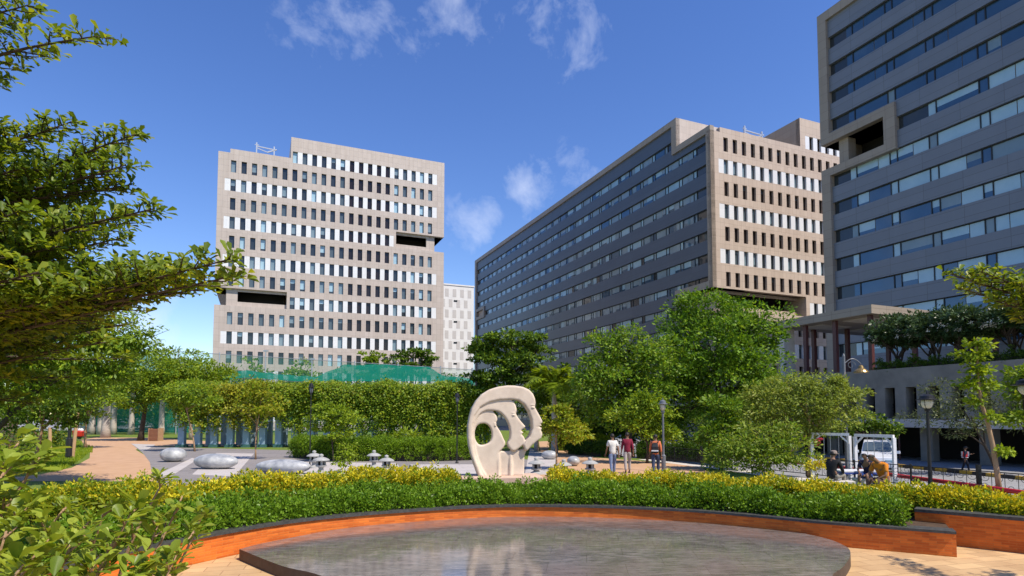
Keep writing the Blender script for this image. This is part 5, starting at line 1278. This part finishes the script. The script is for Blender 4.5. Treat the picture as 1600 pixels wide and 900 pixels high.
# ------------------------------------------------------------------ vegetation
# --- near tree on the left: layered branches set with rosettes of spoon shaped leaves
def rosette_leaves(pos, axes, leaf, k=6, wid=.5, spread=1.0, jit=.02, shape='obov'):
    """pos/axes: (n,3) twig tips and directions."""
    n = len(pos); ci = np.repeat(np.arange(n), k); N = len(ci)
    ax = nrm(axes)[ci]; r = rand_dirs(N); r = nrm(r - ax * np.sum(r * ax, 1, keepdims=True))
    d = ax * (.15 + .75 * rng.random((N, 1))) + r * spread
    p_ = pos[ci] + rng.normal(size=(N, 3)) * jit
    L = leaf * (.4 + .9 * rng.random(N))
    nn = ax * .9 + np.array([0, 0, .55]) + rand_dirs(N) * .35
    return leaf_verts(p_, d, nn, L, L * wid, shape, .22)
def branch_set(t, branches, leaf, leafm, bark, twig=.55, step=.11, k=6, upb=.25, seed=1, name='crown', rbase=.03, wid=.5, sag=.06, shape='obov'):
    r = random.Random(seed); b = MB(); pos, axs = [], []
    for (a, e, dens) in branches:
        a = Vector(a); e = Vector(e); d = e - a; Ln = d.length; dn = d.normalized()
        side = dn.cross(Vector((0, 0, 1))).normalized(); upv = side.cross(dn)
        pts = []; m = max(6, int(Ln / .35))
        ph = r.uniform(0, 6)
        for i in range(m + 1):
            f = i / m; pts.append(a + d * f + side * (.06 * Ln * math.sin(f * 5 + ph) * (1 - f) * .8) + upv * (.04 * Ln * math.sin(f * 3.5 + ph) * (1 - f)))
        b.tube(pts, [rbase * (1.05 - f / m) + .004 for f in range(m + 1)], 6)
        st = step / dens; s_ = Ln * .12; sg = 1
        while s_ < Ln:
            f = s_ / Ln; q = f * m; i = min(int(q), m - 1); p0 = pts[i].lerp(pts[i + 1], q - i)
            tl = twig * (.25 + .75 * (1 - f) ** .7) * r.uniform(.6, 1.25)
            td = (dn * r.uniform(.5, 1.0) + side * sg * r.uniform(.5, 1.1) + Vector((0, 0, r.uniform(-.15, .55) * 1.0 * upb * 2.2))).normalized()
            p1 = p0 + td * tl * .6; p2 = p0 + td * tl + Vector((0, 0, sag * tl * r.uniform(-1, 2.0)))
            b.tube([p0, p1, p2], [.008, .006, .003], 4, cap=False)
            nr_ = max(2, int(tl / .075))
            for q_ in range(nr_):
                g_ = (q_ + .9) / nr_; pp = p0.lerp(p1, min(1, g_ * 1.6)) if g_ < .62 else p1.lerp(p2, (g_ - .62) / .38)
                pos.append(pp); axs.append(td * .55 + Vector((r.uniform(-.3, .3), r.uniform(-.3, .3), .55 + r.uniform(-.2, .4))))
            s_ += st * r.uniform(.6, 1.4); sg = -sg
        pos.append(pts[-1]); axs.append(dn + Vector((0, 0, .2)))
    V, pat = rosette_leaves(np.array([tuple(p_) for p_ in pos]), np.array([tuple(p_) for p_ in axs]), leaf, k, wid, shape=shape)
    b.build('limbs', bark, t, smooth=True)
    build_leaves(name, leafm, t, V, pat)
    return len(V)
NT1 = thing('broadleaf_tree', 'large near tree with layered spoon leaved branches filling the upper left', 'tree', (-8.2, 6.6, 0))
b = MB(); b.tube([(-8.2, 6.6, 0), (-8.15, 6.6, 2.2), (-8.2, 6.5, 4.4), (-8.1, 6.6, 6.6), (-8.15, 6.6, 9.0)], [.24, .17, .14, .1, .05], 12); b.build('trunk', 'bark', NT1, smooth=True)
tips = [((148, 57), 5.4, (-260, 150), 6.4, .9), ((44, 8), 5.4, (-300, 70), 6.4, 1.2), ((20, -25), 5.6, (-300, -20), 6.4, 1.2),
        ((112, 190), 6.6, (-240, 330), 6.8, 1.5), ((60, 205), 6.9, (-240, 330), 6.8, 1.6), ((214, 209), 6.3, (-240, 350), 6.6, 1.45), ((160, 245), 6.9, (-240, 350), 6.6, 1.5), ((196, 258), 6.1, (-240, 390), 6.6, 1.6), ((185, 292), 6.5, (-240, 390), 6.6, 1.7),
        ((40, 262), 5.9, (-240, 360), 6.6, 1.7), ((120, 300), 6.2, (-240, 380), 6.6, 1.7), ((-10, 225), 6.2, (-240, 330), 6.8, 1.6), ((150, 318), 7.2, (-200, 420), 7.0, 1.7),
        ((242, 326), 5.4, (-260, 470), 6.2, 1.25), ((120, 345), 5.7, (-260, 450), 6.2, 1.7), ((30, 330), 5.2, (-260, 420), 6.4, 1.7), ((190, 372), 6.4, (-260, 460), 6.6, 1.7), ((205, 345), 6.9, (-260, 460), 6.8, 1.5), ((90, 385), 5.4, (-260, 460), 6.2, 1.8),
        ((364, 404), 5.0, (-300, 545), 5.9, 1.35), ((362, 432), 5.2, (-300, 545), 5.9, 1.3), ((300, 425), 5.5, (-300, 520), 6.1, 1.4), ((258, 414), 5.8, (-300, 520), 6.1, 1.5), ((240, 440), 5.3, (-300, 545), 6.0, 1.6), ((310, 452), 5.5, (-300, 555), 6.0, 1.2),
        ((150, 420), 5.5, (-300, 500), 6.0, 1.7), ((60, 425), 5.0, (-300, 500), 6.0, 1.8), ((175, 465), 5.8, (-300, 550), 6.0, 1.5), ((90, 470), 5.2, (-300, 545), 6.0, 1.7), ((20, 480), 5.5, (-300, 560), 6.2, 1.7), ((-20, 400), 4.8, (-300, 480), 5.8, 1.7),
        ((150, 520), 8.0, (-260, 520), 7.2, 1.3), ((70, 540), 7.0, (-260, 540), 6.8, 1.4), ((195, 560), 9.0, (-200, 560), 7.4, 1.1), ((20, 590), 6.6, (-260, 580), 6.6, 1.4), ((110, 590), 8.4, (-200, 580), 7.2, 1.2), ((90, 505), 6.4, (-260, 560), 6.8, 1.4), ((0, 520), 5.6, (-300, 560), 6.4, 1.4), ((40, 630), 7.6, (-200, 600), 7.0, 1.2), ((130, 495), 6.6, (-260, 590), 6.6, 1.3), ((205, 505), 7.6, (-240, 580), 7.0, 1.2), ((50, 520), 6.2, (-260, 600), 6.6, 1.3), ((165, 535), 7.4, (-240, 600), 7.0, 1.2)]
bl = [(P(*s_, sD), P(*tp, tD), dn) for tp, tD, s_, sD, dn in tips]
n = branch_set(NT1, bl, .098, 'L_fore', 'barkd', .62, .100, 7, seed=5)
# --- near shrub at the lower left with large glossy leaves
NS = thing('shrub', 'near shrub with large glossy leaves in the lower left corner of the photo', 'shrub', (-3.0, 3.2, 0))
shr = []
for (tp, D, dens) in (((30, 690), 3.0, 1.0), ((62, 715), 3.1, .9), ((8, 735), 2.8, 1.0), ((-20, 700), 2.9, 1.0), ((100, 795), 3.2, .8), ((45, 790), 2.9, 1.0), ((10, 830), 2.7, 1.1), ((60, 860), 2.7, 1.1), ((110, 850), 2.9, 1.0),
                     ((255, 752), 3.9, .45), ((285, 775), 3.9, .6), ((318, 800), 3.8, .6), ((300, 835), 3.6, .7), ((250, 812), 3.6, .8), ((205, 800), 3.5, .8), ((180, 840), 3.3, .9), ((230, 860), 3.3, .9), ((150, 880), 3.0, 1.0), ((275, 868), 3.4, .8), ((200, 905), 3.1, 1.0), ((90, 910), 2.6, 1.1), ((20, 900), 2.5, 1.1), ((130, 825), 3.2, .8), ((165, 790), 3.5, .6), ((225, 885), 3.2, .9)):
    e = P(*tp, D); shr.append((Vector((e.x - .35 + rnd.uniform(-.2, .1), e.y + rnd.uniform(-.2, .25), max(.9, e.z - .85))), e, dens))
branch_set(NS, shr, .092, 'L_shrub', 'barkt', .22, .10, 6, seed=12, name='leaves', rbase=.010, wid=.48, shape='spoon')
b = MB()
for (a, e, d) in shr: b.tube([(a.x * .5 - 1.5, a.y, 0), (a.x * .8 - .5, a.y, a.z * .6), a], [.03, .02, .012], 6)
b.build('stems', 'barkt', NS, smooth=True)
# --- near tree at the right, only its branch ends in view
NR = thing('broadleaf_tree', 'branch of a near tree with yellow green leaves entering at the right edge', 'tree', (9.6, 6.8, 0))
b = MB(); b.tube([(9.6, 6.8, 0), (9.5, 6.8, 2), (9.6, 6.9, 4), (9.5, 6.8, 6.2)], [.2, .16, .13, .06], 12); b.build('trunk', 'bark', NR, smooth=True)
bl = []
for tp, D, s_, sD, dn in (((1489, 428), 6.6, (1900, 560), 6.8, 1.6), ((1505, 452), 6.9, (1900, 570), 6.8, 1.5), ((1530, 424), 6.4, (1900, 540), 6.8, 1.7), ((1560, 436), 6.7, (1900, 545), 6.8, 1.7), ((1555, 470), 6.5, (1900, 570), 6.8, 1.6), ((1590, 445), 6.3, (1900, 545), 6.8, 1.7), ((1590, 492), 6.6, (1900, 590), 6.8, 1.5),
                          ((1660, 430), 6.0, (1900, 540), 6.8, 1.4), ((1700, 380), 6.5, (1950, 520), 6.8, 1.4), ((1690, 480), 6.0, (1950, 560), 6.8, 1.4), ((2100, 420), 6.0, (1950, 560), 6.8, 1.4), ((1980, 300), 6.0, (1950, 560), 6.8, 1.4)):
    bl.append((P(*s_, sD), P(*tp, D), dn))
for q in range(10):
    a = q * .63; bl.append((Vector((9.6, 6.8, 4.6)), Vector((9.6 + 1.9 * abs(math.cos(a)), 6.8 + 2.1 * math.sin(a), 4.6 + rnd.uniform(.2, 1.2))), 1.0))
branch_set(NR, bl, .10, 'L_fore', 'barkd', .42, .11, 6, seed=8, wid=.5)
# --- young leaning tree right of the lamp post
g_ = G(1563, 779); YT = thing('young_tree', 'slender leaning young tree with fresh light green leaves near the right edge', 'tree', tuple(g_))
tp = [g_] + [P(x, y, g_.y + d_) for x, y, d_ in ((1558, 740, 0), (1552, 700, .1), (1543, 660, .1), (1532, 625, 0), (1528, 590, 0), (1527, 555, 0), (1526, 528, 0))]
b = MB(); b.tube(tp, [.085, .075, .07, .06, .05, .04, .03, .012], 9); b.build('trunk', 'barkt', YT, smooth=True)
bs_ = [blob(*a, g_.y) for a in ((1527, 535, 10, 9), (1518, 558, 14, 10), (1540, 552, 11, 10), (1530, 583, 17, 12), (1516, 600, 10, 8), (1545, 605, 11, 8), (1528, 625, 8, 10), (1549, 655, 9, 6), (1567, 708, 6, 6))]
V, pat = crown_leaves(bs_, .8, .125, 9, .13, .25, .25, .7, .55); build_leaves('crown', ['L_lime'], YT, V, pat)
# --- middle trees
def gbase(px, D, z=0.0): q = P(px, 650, D); return (q.x, D, z)
def T(name, label, bpx, D, bl, lm, leaf, dens=1.0, per=38, clump=.5, z=0.0, **kw):
    return tree(name, label, gbase(bpx, D, z), [blob(*x[:4], D + (x[4] if len(x) > 4 else 0)) for x in bl], lm, leaf, dens, per, clump, **kw)
T('broadleaf_tree', 'biggest dense green tree in front of the middle office block corner', 1130, 41, [(1122, 490, 62, 34), (1070, 515, 42, 38, 1), (1180, 515, 44, 36), (1110, 545, 68, 42, -2), (1180, 570, 48, 40, -1), (1060, 580, 48, 46), (1125, 600, 70, 44, -2), (1190, 610, 42, 34), (1078, 640, 55, 40)], 'L_rich', .21, 1.0, 42, .62, z=GZ, trunk_r=.3, bark='barkd', mix=('L_dark', .2))
T('broadleaf_tree', 'wide bushy green tree directly left of the biggest tree', 985, 38, [(985, 540, 46, 28), (945, 560, 34, 28), (1015, 570, 40, 34), (960, 595, 50, 36), (1010, 615, 42, 36), (935, 615, 34, 34), (975, 640, 50, 30)], 'L_mid', .20, .95, 40, .6, trunk_r=.22, bark='barkd', mix=('L_rich', .4))
T('layered_tree', 'dark layered tree between the distant white high-rise and the grey ribbon facade', 800, 50, [(800, 528, 48, 9), (760, 540, 22, 7), (790, 545, 58, 9, 2), (840, 545, 24, 8), (775, 562, 44, 10), (825, 565, 42, 10, -1), (760, 590, 30, 10), (800, 588, 55, 12), (775, 612, 46, 12), (840, 598, 30, 12)], 'L_dark', .24, 1.3, 34, .6, trunk_r=.22, bark='barkd', flat=.35, mix=('L_mid', .4))
T('broadleaf_tree', 'dark shaded tree filling the gap behind the fan palm and bushy tree', 905, 46, [(900, 610, 50, 34), (860, 640, 50, 34), (930, 650, 50, 30), (1000, 665, 50, 26)], 'L_dark', .24, .9, 36, .7, trunk_r=.2, bark='barkd', mix=('L_mid', .3))
T('small_tree', 'low yellow green tree right beside the stone face profile', 868, 29, [(866, 655, 26, 14), (895, 660, 26, 12), (850, 676, 22, 14), (885, 678, 30, 13), (870, 640, 16, 8)], 'L_yel', .15, .95, 26, .36, trunk_r=.05, bark='barkt', flat=.45, mix=('L_lime', .5))
T('small_tree', 'light green small tree above the heads of the three walking men', 1010, 33, [(1005, 640, 30, 20), (975, 655, 22, 18), (1035, 655, 22, 22), (1000, 670, 36, 16), (1040, 680, 16, 14), (1008, 622, 10, 8)], 'L_lime', .16, .95, 30, .42, trunk_r=.07, bark='barkd', mix=('L_mid', .5))
T('small_tree', 'mid green shrubby tree just right of the grey lamp post', 1125, 29, [(1125, 645, 28, 20), (1150, 670, 30, 26), (1110, 680, 24, 22), (1135, 705, 34, 22), (1160, 640, 16, 14)], 'L_mid', .17, 1.0, 34, .42, trunk_r=.08, bark='barkd', mix=('L_rich', .4))
T('small_tree', 'olive green airy tree leaning over the white swing frames', 1262, 25.5, [(1235, 605, 50, 20), (1290, 610, 40, 16), (1200, 625, 34, 22), (1260, 635, 60, 22), (1315, 640, 30, 18), (1215, 660, 46, 22), (1270, 662, 46, 16), (1190, 650, 26, 22), (1325, 618, 20, 10), (1310, 600, 16, 8)], 'L_olive', .13, 1.1, 34, .36, trunk_r=.09, bark='barkt', droop=.3, wid=.36)
T('shrub', 'rounded leafy shrub below the olive green tree, left of the seated man in black', 1200, 23.5, [(1200, 690, 40, 24), (1160, 705, 36, 24), (1235, 705, 34, 22), (1195, 720, 55, 20), (1130, 715, 24, 16)], 'L_olive', .13, 1.1, 30, .34, trunk_r=.05, cat='shrub', bark='barkt', wid=.4, mix=('L_mid', .55))
T('shrub', 'reddish gold shrub sprouting above the yellow hedge beside the seated man in black', 1277, 17.6, [(1279, 726, 4, 8), (1268, 732, 5, 6)], 'L_gold', .08, .5, 7, .10, trunk_r=.02, cat='shrub', bark='barkt')
T('shrub', 'dark green shrub under the podium openings behind the white swing frame', 1360, 41, [(1350, 660, 28, 16), (1380, 668, 22, 14), (1320, 672, 20, 16)], 'L_dark', .2, 1.0, 30, .5, z=GZ, cat='shrub', mix=('L_mid', .35))
T('small_tree', 'grey green shaded tree in front of the podium openings behind the young leaning tree', 1556, 34, [(1490, 625, 40, 24), (1455, 655, 34, 18), (1520, 655, 50, 20), (1560, 640, 40, 26), (1500, 675, 40, 14), (1585, 665, 34, 20), (1530, 610, 26, 16)], 'L_grey', .16, .6, 26, .5, z=GZ, trunk_r=.1, bark='barkd', wid=.35, droop=.3)
T('small_tree', 'light green leafy tree cut off by the right edge of the photo', 1612, 24, [(1596, 590, 16, 14), (1605, 625, 24, 24), (1590, 650, 18, 16), (1620, 600, 26, 26)], 'L_mid', .16, .9, 28, .4, trunk_r=.08, bark='barkd', mix=('L_lime', .5))
# far foliage on the podium side
T('broadleaf_tree', 'dark tree standing behind the biggest tree near the podium', 1180, 52, [(1190, 640, 60, 30), (1120, 650, 50, 30), (1250, 650, 40, 24)], 'L_dark', .26, .9, 30, .8, z=GZ, trunk_r=.2, bark='barkd')
# --- saplings in the pergola garden
T('sapling', 'light green sapling in front of the middle of the vine curtain', 522, 34, [(520, 650, 36, 12), (500, 664, 22, 12), (545, 664, 20, 12), (530, 680, 18, 9), (515, 638, 16, 8)], 'L_lime', .15, .9, 24, .36, trunk_r=.045, bark='barkd', flat=.45, mix=('L_mid', .4))
T('sapling', 'yellow green sapling in front of the pergola columns on the left', 401, 36, [(400, 632, 34, 16), (375, 640, 22, 9), (425, 642, 22, 9), (410, 612, 18, 10)], 'L_yel', .16, .9, 26, .4, trunk_r=.05, bark='barkt', mix=('L_lime', .4))
T('sapling', 'tiny sapling with hanging leaves between the two lantern pairs', 540, 27.5, [(540, 702, 9, 8), (536, 722, 8, 7), (544, 715, 7, 8)], 'L_lime', .12, .8, 12, .2, trunk_r=.02, bark='barkt', droop=.6)
T('sapling', 'round topped sapling covering the first pergola columns', 306, 44, [(300, 612, 32, 16), (285, 628, 24, 10), (320, 630, 28, 9), (270, 620, 14, 14)], 'L_lime', .18, .9, 28, .45, trunk_r=.06, bark='barkt', mix=('L_mid', .5))
T('shrub', 'dark row of bushes behind the hedges where the three men walk', 1010, 47, [(900, 672, 40, 20), (960, 676, 44, 20), (1020, 676, 44, 22), (1085, 676, 44, 24), (1050, 655, 40, 20)], 'L_dark', .2, .9, 30, .55, cat='shrub', trunk_r=.05, bark='barkd', mix=('L_mid', .25))
T('fern_clump', 'bright feathery plant behind the clipped hedge left of the sculpture', 640, 38, [(635, 688, 22, 10), (655, 692, 14, 8), (618, 692, 12, 7)], 'L_lime', .3, 1.0, 20, .35, cat='plant', wid=.18, trunk_r=.03)
# --- left middle distance
T('broadleaf_tree', 'green tree with a dark trunk at the lawn edge beside the litter bin', 221, 63, [(225, 575, 42, 24), (195, 590, 34, 24), (250, 595, 34, 24), (220, 612, 44, 20), (280, 575, 30, 20), (215, 632, 26, 12)], 'L_mid', .26, 1.0, 34, .75, trunk_r=.28, bark='barkd', mix=('L_lime', .35))
T('broadleaf_tree', 'rounded yellow green tree rising behind the left end of the pergola', 300, 66, [(285, 570, 36, 20), (320, 590, 34, 18), (345, 588, 24, 14), (270, 600, 30, 22), (310, 612, 40, 18), (255, 560, 22, 14)], 'L_lime', .27, 1.0, 32, .75, trunk_r=.22, bark='barkp', mix=('L_mid', .5))
T('broadleaf_tree', 'large leafy tree with drooping sunlit sprays behind the near left tree', -75, 22, [(40, 480, 90, 50), (130, 500, 60, 40), (185, 520, 42, 30), (60, 550, 100, 42), (150, 560, 60, 36), (-40, 540, 80, 60), (20, 610, 60, 40), (215, 535, 18, 20), (100, 455, 70, 40, 2), (170, 590, 40, 24), (90, 590, 80, 40, 2)], 'L_mid', .15, 1.5, 34, .5, trunk_r=.12, bark='barkd', mix=('L_lime', .3), droop=.45, wid=.4)
T('small_tree', 'dark leafy small tree on the lawn left of the black lamp post', 52, 30, [(60, 630, 60, 34), (120, 620, 40, 30), (20, 640, 40, 36), (95, 655, 36, 20)], 'L_dark', .17, .9, 32, .5, trunk_r=.09, bark='barkt', mix=('L_mid', .35), droop=.3)
T('small_tree', 'sunlit small tree over the bend of the path beside the royal palms', 135, 48, [(140, 600, 40, 24), (165, 620, 30, 18), (110, 630, 34, 22), (130, 648, 26, 12)], 'L_lime', .2, .9, 30, .55, trunk_r=.1, bark='barkt', mix=('L_mid', .6))
T('shrub', 'low bushes with yellowish leaves at the left edge of the lawn', 40, 40, [(20, 690, 30, 12), (60, 684, 24, 12), (95, 684, 18, 12)], 'L_dark', .16, .9, 26, .45, cat='shrub', trunk_r=.04, mix=('L_yel', .25))
# layered trees in front of the left office tower, beyond the net
T('layered_tree', 'flat topped layered tree beyond the net, below the left office tower on its right', 645, 98, [(645, 552, 26, 5), (625, 560, 22, 5), (660, 562, 24, 5), (642, 570, 34, 5), (640, 584, 36, 6)], 'L_dark', .4, 1.4, 26, 1.0, trunk_r=.3, bark='barkd', flat=.3, z=GZ, mix=('L_mid', .3))
T('layered_tree', 'small yellow green layered tree beyond the net, left of the flat topped one', 578, 98, [(578, 556, 18, 5), (590, 562, 18, 4), (580, 574, 26, 6), (575, 588, 26, 6)], 'L_mid', .4, 1.3, 26, 1.0, trunk_r=.25, bark='barkd', flat=.35, z=GZ, mix=('L_lime', .4))
for i, (px, D, w_, top, lab, lm) in enumerate(((385, 96, 30, 570, 'low tree behind the net at the left end of the folded green cloth', 'L_mid'), (470, 97, 34, 572, 'hazy green tree behind the net in front of the pale facade', 'L_mid'), (535, 98, 24, 585, 'small dark tree behind the net next to the layered trees', 'L_dark'), (705, 94, 24, 585, 'dark tree behind the net below the distant white high-rise', 'L_dark'),
                        (20, 96, 60, 560, 'far dark tree at the left behind the near left trees', 'L_dark'), (110, 98, 50, 575, 'far tree behind the royal palms on the left', 'L_dark'), (180, 97, 44, 585, 'far tree behind the lawn and the green net', 'L_dark'), (245, 99, 44, 590, 'far tree behind the net left of the pergola', 'L_dark'), (320, 98, 40, 582, 'far tree behind the net over the left part of the pergola', 'L_mid'))):
    T('broadleaf_tree', lab, px, D, [(px, top + 14, w_ * .7, 14), (px - w_ * .5, top + 30, w_ * .6, 18), (px + w_ * .5, top + 30, w_ * .6, 18), (px, top + 48, w_, 20), (px, 648, w_, 22)], lm, .42, .8, 26, 1.1, z=GZ, trunk_r=.25, bark='barkd', group='trees beyond the green net', mix=('L_lime', .12))
# --- palms
def palm(label, base, h, r, nf, fl, leafm, group=None, lean=(0, 0), name='palm_tree', droop=1.0):
    t = thing(name, label, 'palm', base, 0, group); b = MB(); bx = Vector(base)
    pts = [bx + Vector((lean[0] * f * f, lean[1] * f * f, h * f)) for f in np.linspace(0, 1, 7)]
    b.tube(pts, [r * q for q in (1.35, 1.1, 1.0, 1.0, .9, .75, .5)], 12); b.build('trunk', 'barkp', t, smooth=True)
    top = pts[-1]; C_, D_, N_, LL = [], [], [], []; rb = MB()
    for i in range(nf):
        az = i * 2.399 + rnd.uniform(-.2, .2); el = rnd.uniform(.15, 1.25); L = fl * rnd.uniform(.8, 1.1)
        d = Vector((math.cos(az), math.sin(az), 0)); pv_ = []
        for q in range(9):
            s_ = q / 8; x = L * s_ * math.cos(el) * (1 - .12 * s_); z = L * (s_ * math.sin(el) - droop * .62 * s_ * s_)
            pv_.append(top + d * x + Vector((0, 0, z)))
        rb.tube(pv_, [.03 * (1 - q / 9) + .006 for q in range(9)], 4, cap=False)
        side = d.cross(Vector((0, 0, 1)))
        for q in range(46):
            s_ = .12 + .88 * q / 45; k = min(int(s_ * 8), 7); p_ = pv_[k].lerp(pv_[k + 1], s_ * 8 - k); tn = (pv_[k + 1] - pv_[k]).normalized()
            for sg in (-1, 1):
                C_.append(p_); D_.append(tn * .55 + side * sg * .9 + Vector((0, 0, rnd.uniform(-.5, .15)))); N_.append(Vector((0, 0, 1)) + side * sg * -.3); LL.append(L * .30 * math.sin(.25 + s_ * 2.6) * rnd.uniform(.8, 1.15))
    rb.build('frond_ribs', 'L_mid', t)
    V, pat = leaf_verts(np.array([tuple(c) for c in C_]), np.array([tuple(c) for c in D_]), np.array([tuple(c) for c in N_]), np.array(LL), np.array(LL) * .10 + .015)
    build_leaves('fronds', [leafm], t, V, pat)
palm('feather palm with arching fronds behind the stone face sculpture', gbase(866, 41), 4.7, .2, 26, 3.4, 'L_lime')
palm('second feather palm, partly hidden, left of the fan of arching fronds', gbase(838, 44), 3.8, .15, 18, 2.7, 'L_mid')
for px, py, pt, r, lab in ((166, 684, 595, .62, 'thickest pale royal palm trunk beside the bend of the path'), (144, 678, 596, .5, 'grey royal palm left of the thickest pale one'), (157, 672, 600, .4, 'slender dark royal palm between the two nearest pale palms'), (178, 672, 600, .42, 'pale royal palm just right of the thickest one, farther back'), (206, 670, 603, .42, 'pale royal palm behind the white seat wall'), (253, 672, 610, .44, 'pale royal palm right of the litter bin')):
    g_ = G(px, py); D = min(g_.y, 84); bse = gbase(px, D); palm(lab, bse, P(px, pt, D).z, r * .72 * D / 75, 15, 4.2, 'L_mid', 'royal palms on the far lawn', name='royal_palm')
# --- frangipani row and planting on the podium
def frangipani(label, D, seed):
    w = loc2w((26.99, 51.3), 1.5, (D - 51.3 - .4) / .92); t = thing('frangipani_tree', label, 'tree', (w.x, w.y, 5.95), 0, 'frangipani trees on the podium'); r = random.Random(seed)
    b = MB(); tipsl = []
    def grow(p_, d, L, rad, lev):
        e = p_ + d * L; b.tube([p_, p_.lerp(e, .5) + Vector((r.uniform(-.06, .06), r.uniform(-.06, .06), 0)), e], [rad, rad * .9, rad * .78], 6)
        if lev == 0: tipsl.append((e, d)); return
        for q in range(r.choice((2, 3))):
            nd = (d + Vector((r.uniform(-.9, .9), r.uniform(-.9, .9), r.uniform(.0, .5)))).normalized(); grow(e, nd, L * r.uniform(.62, .85), rad * .72, lev - 1)
    for q in range(4): grow(Vector((w.x + r.uniform(-.3, .3), w.y + r.uniform(-.5, .5), 5.9)), Vector((r.uniform(-.35, .35), r.uniform(-.35, .35), 1)).normalized(), 1.25, .09, 3)
    b.build('trunk', 'barkd', t, smooth=True)
    bl_ = [(tuple(e + Vector((0, 0, .1))), (.5, .5, .32)) for e, d in tipsl] + [((w.x + r.uniform(-1.2, 1.2), w.y + r.uniform(-1.7, 1.7), 9.4 + r.uniform(-.5, .6)), (1.2, 1.4, .6)) for q in range(5)]
    bl_ = [(c, rr) for c, rr in bl_ if c[2] > 8.1]
    V, pat = crown_leaves(bl_, .55, .26, 16, .4, .3, .1, .6, .38); build_leaves('crown', ['L_frang'], t, V, pat)
    c = np.array([b_[0] for b_ in bl_]); n_ = 240; i = rng.integers(0, len(c), n_); pp = c[i] + rand_dirs(n_) * np.array([.8, .8, .5]); pp[:, 2] = np.abs(pp[:, 2] - 9) * .7 + 8.6
    ci = np.repeat(np.arange(n_), 12); V, pat = leaf_verts(pp[ci] + rng.normal(size=(len(ci), 3)) * .07, rand_dirs(len(ci)) + np.array([-.3, -.3, .4]), rand_dirs(len(ci)), np.full(len(ci), .10), np.full(len(ci), .08)); build_leaves('blossoms', ['petal'], t, V, pat)
for i, (D, lab) in enumerate(((46.4, 'frangipani tree at the canopy end of the row on the podium'), (44.2, 'second frangipani from the canopy on the podium'), (42.0, 'third frangipani from the canopy on the podium'), (39.6, 'frangipani behind the top of the young leaning tree on the podium'), (37.0, 'frangipani at the right edge of the photo on the podium'), (34.5, 'frangipani hidden beyond the right end of the row'))[:5]): frangipani(lab, D, i + 3)
c_ = [loc2w((26.99, 51.3), .75, v) for v in np.linspace(-4.0, -24, 60)]; c_ = np.array([(p_.x, p_.y) for p_ in c_])
hedge('hedge', 'low planting along the top edge of the concrete podium under the frangipani trees', c_, .8, 5.95, 6.65, .13, 16000, ['L_dark'], lump=.2)
# --- grass tufts on the lawn edge nearest the camera
def tufts():
    n_ = 26000; px = rng.uniform(-30, 145, n_); py = 690 + 48 * rng.random(n_); pts = np.array([tuple(G(a, c)) for a, c in zip(px, py)])
    ed = 742 - np.clip((px - 60) / 80, 0, 1) ** 2 * 34; keep = (py < ed) & ((px < 128) | (py > 697)); pts = pts[keep]; k = len(pts)
    L = .16 * (.5 + rng.random(k)); V, pat = leaf_verts(pts, rng.normal(size=(k, 3)) * .35 + np.array([0, 0, 1]), rand_dirs(k), L, np.full(k, .035))
    tag(build_leaves('grass', ['L_lime'], None, V, pat), 'short bright grass on the curved lawn left of the path', 'grass', kind='stuff')
tufts()
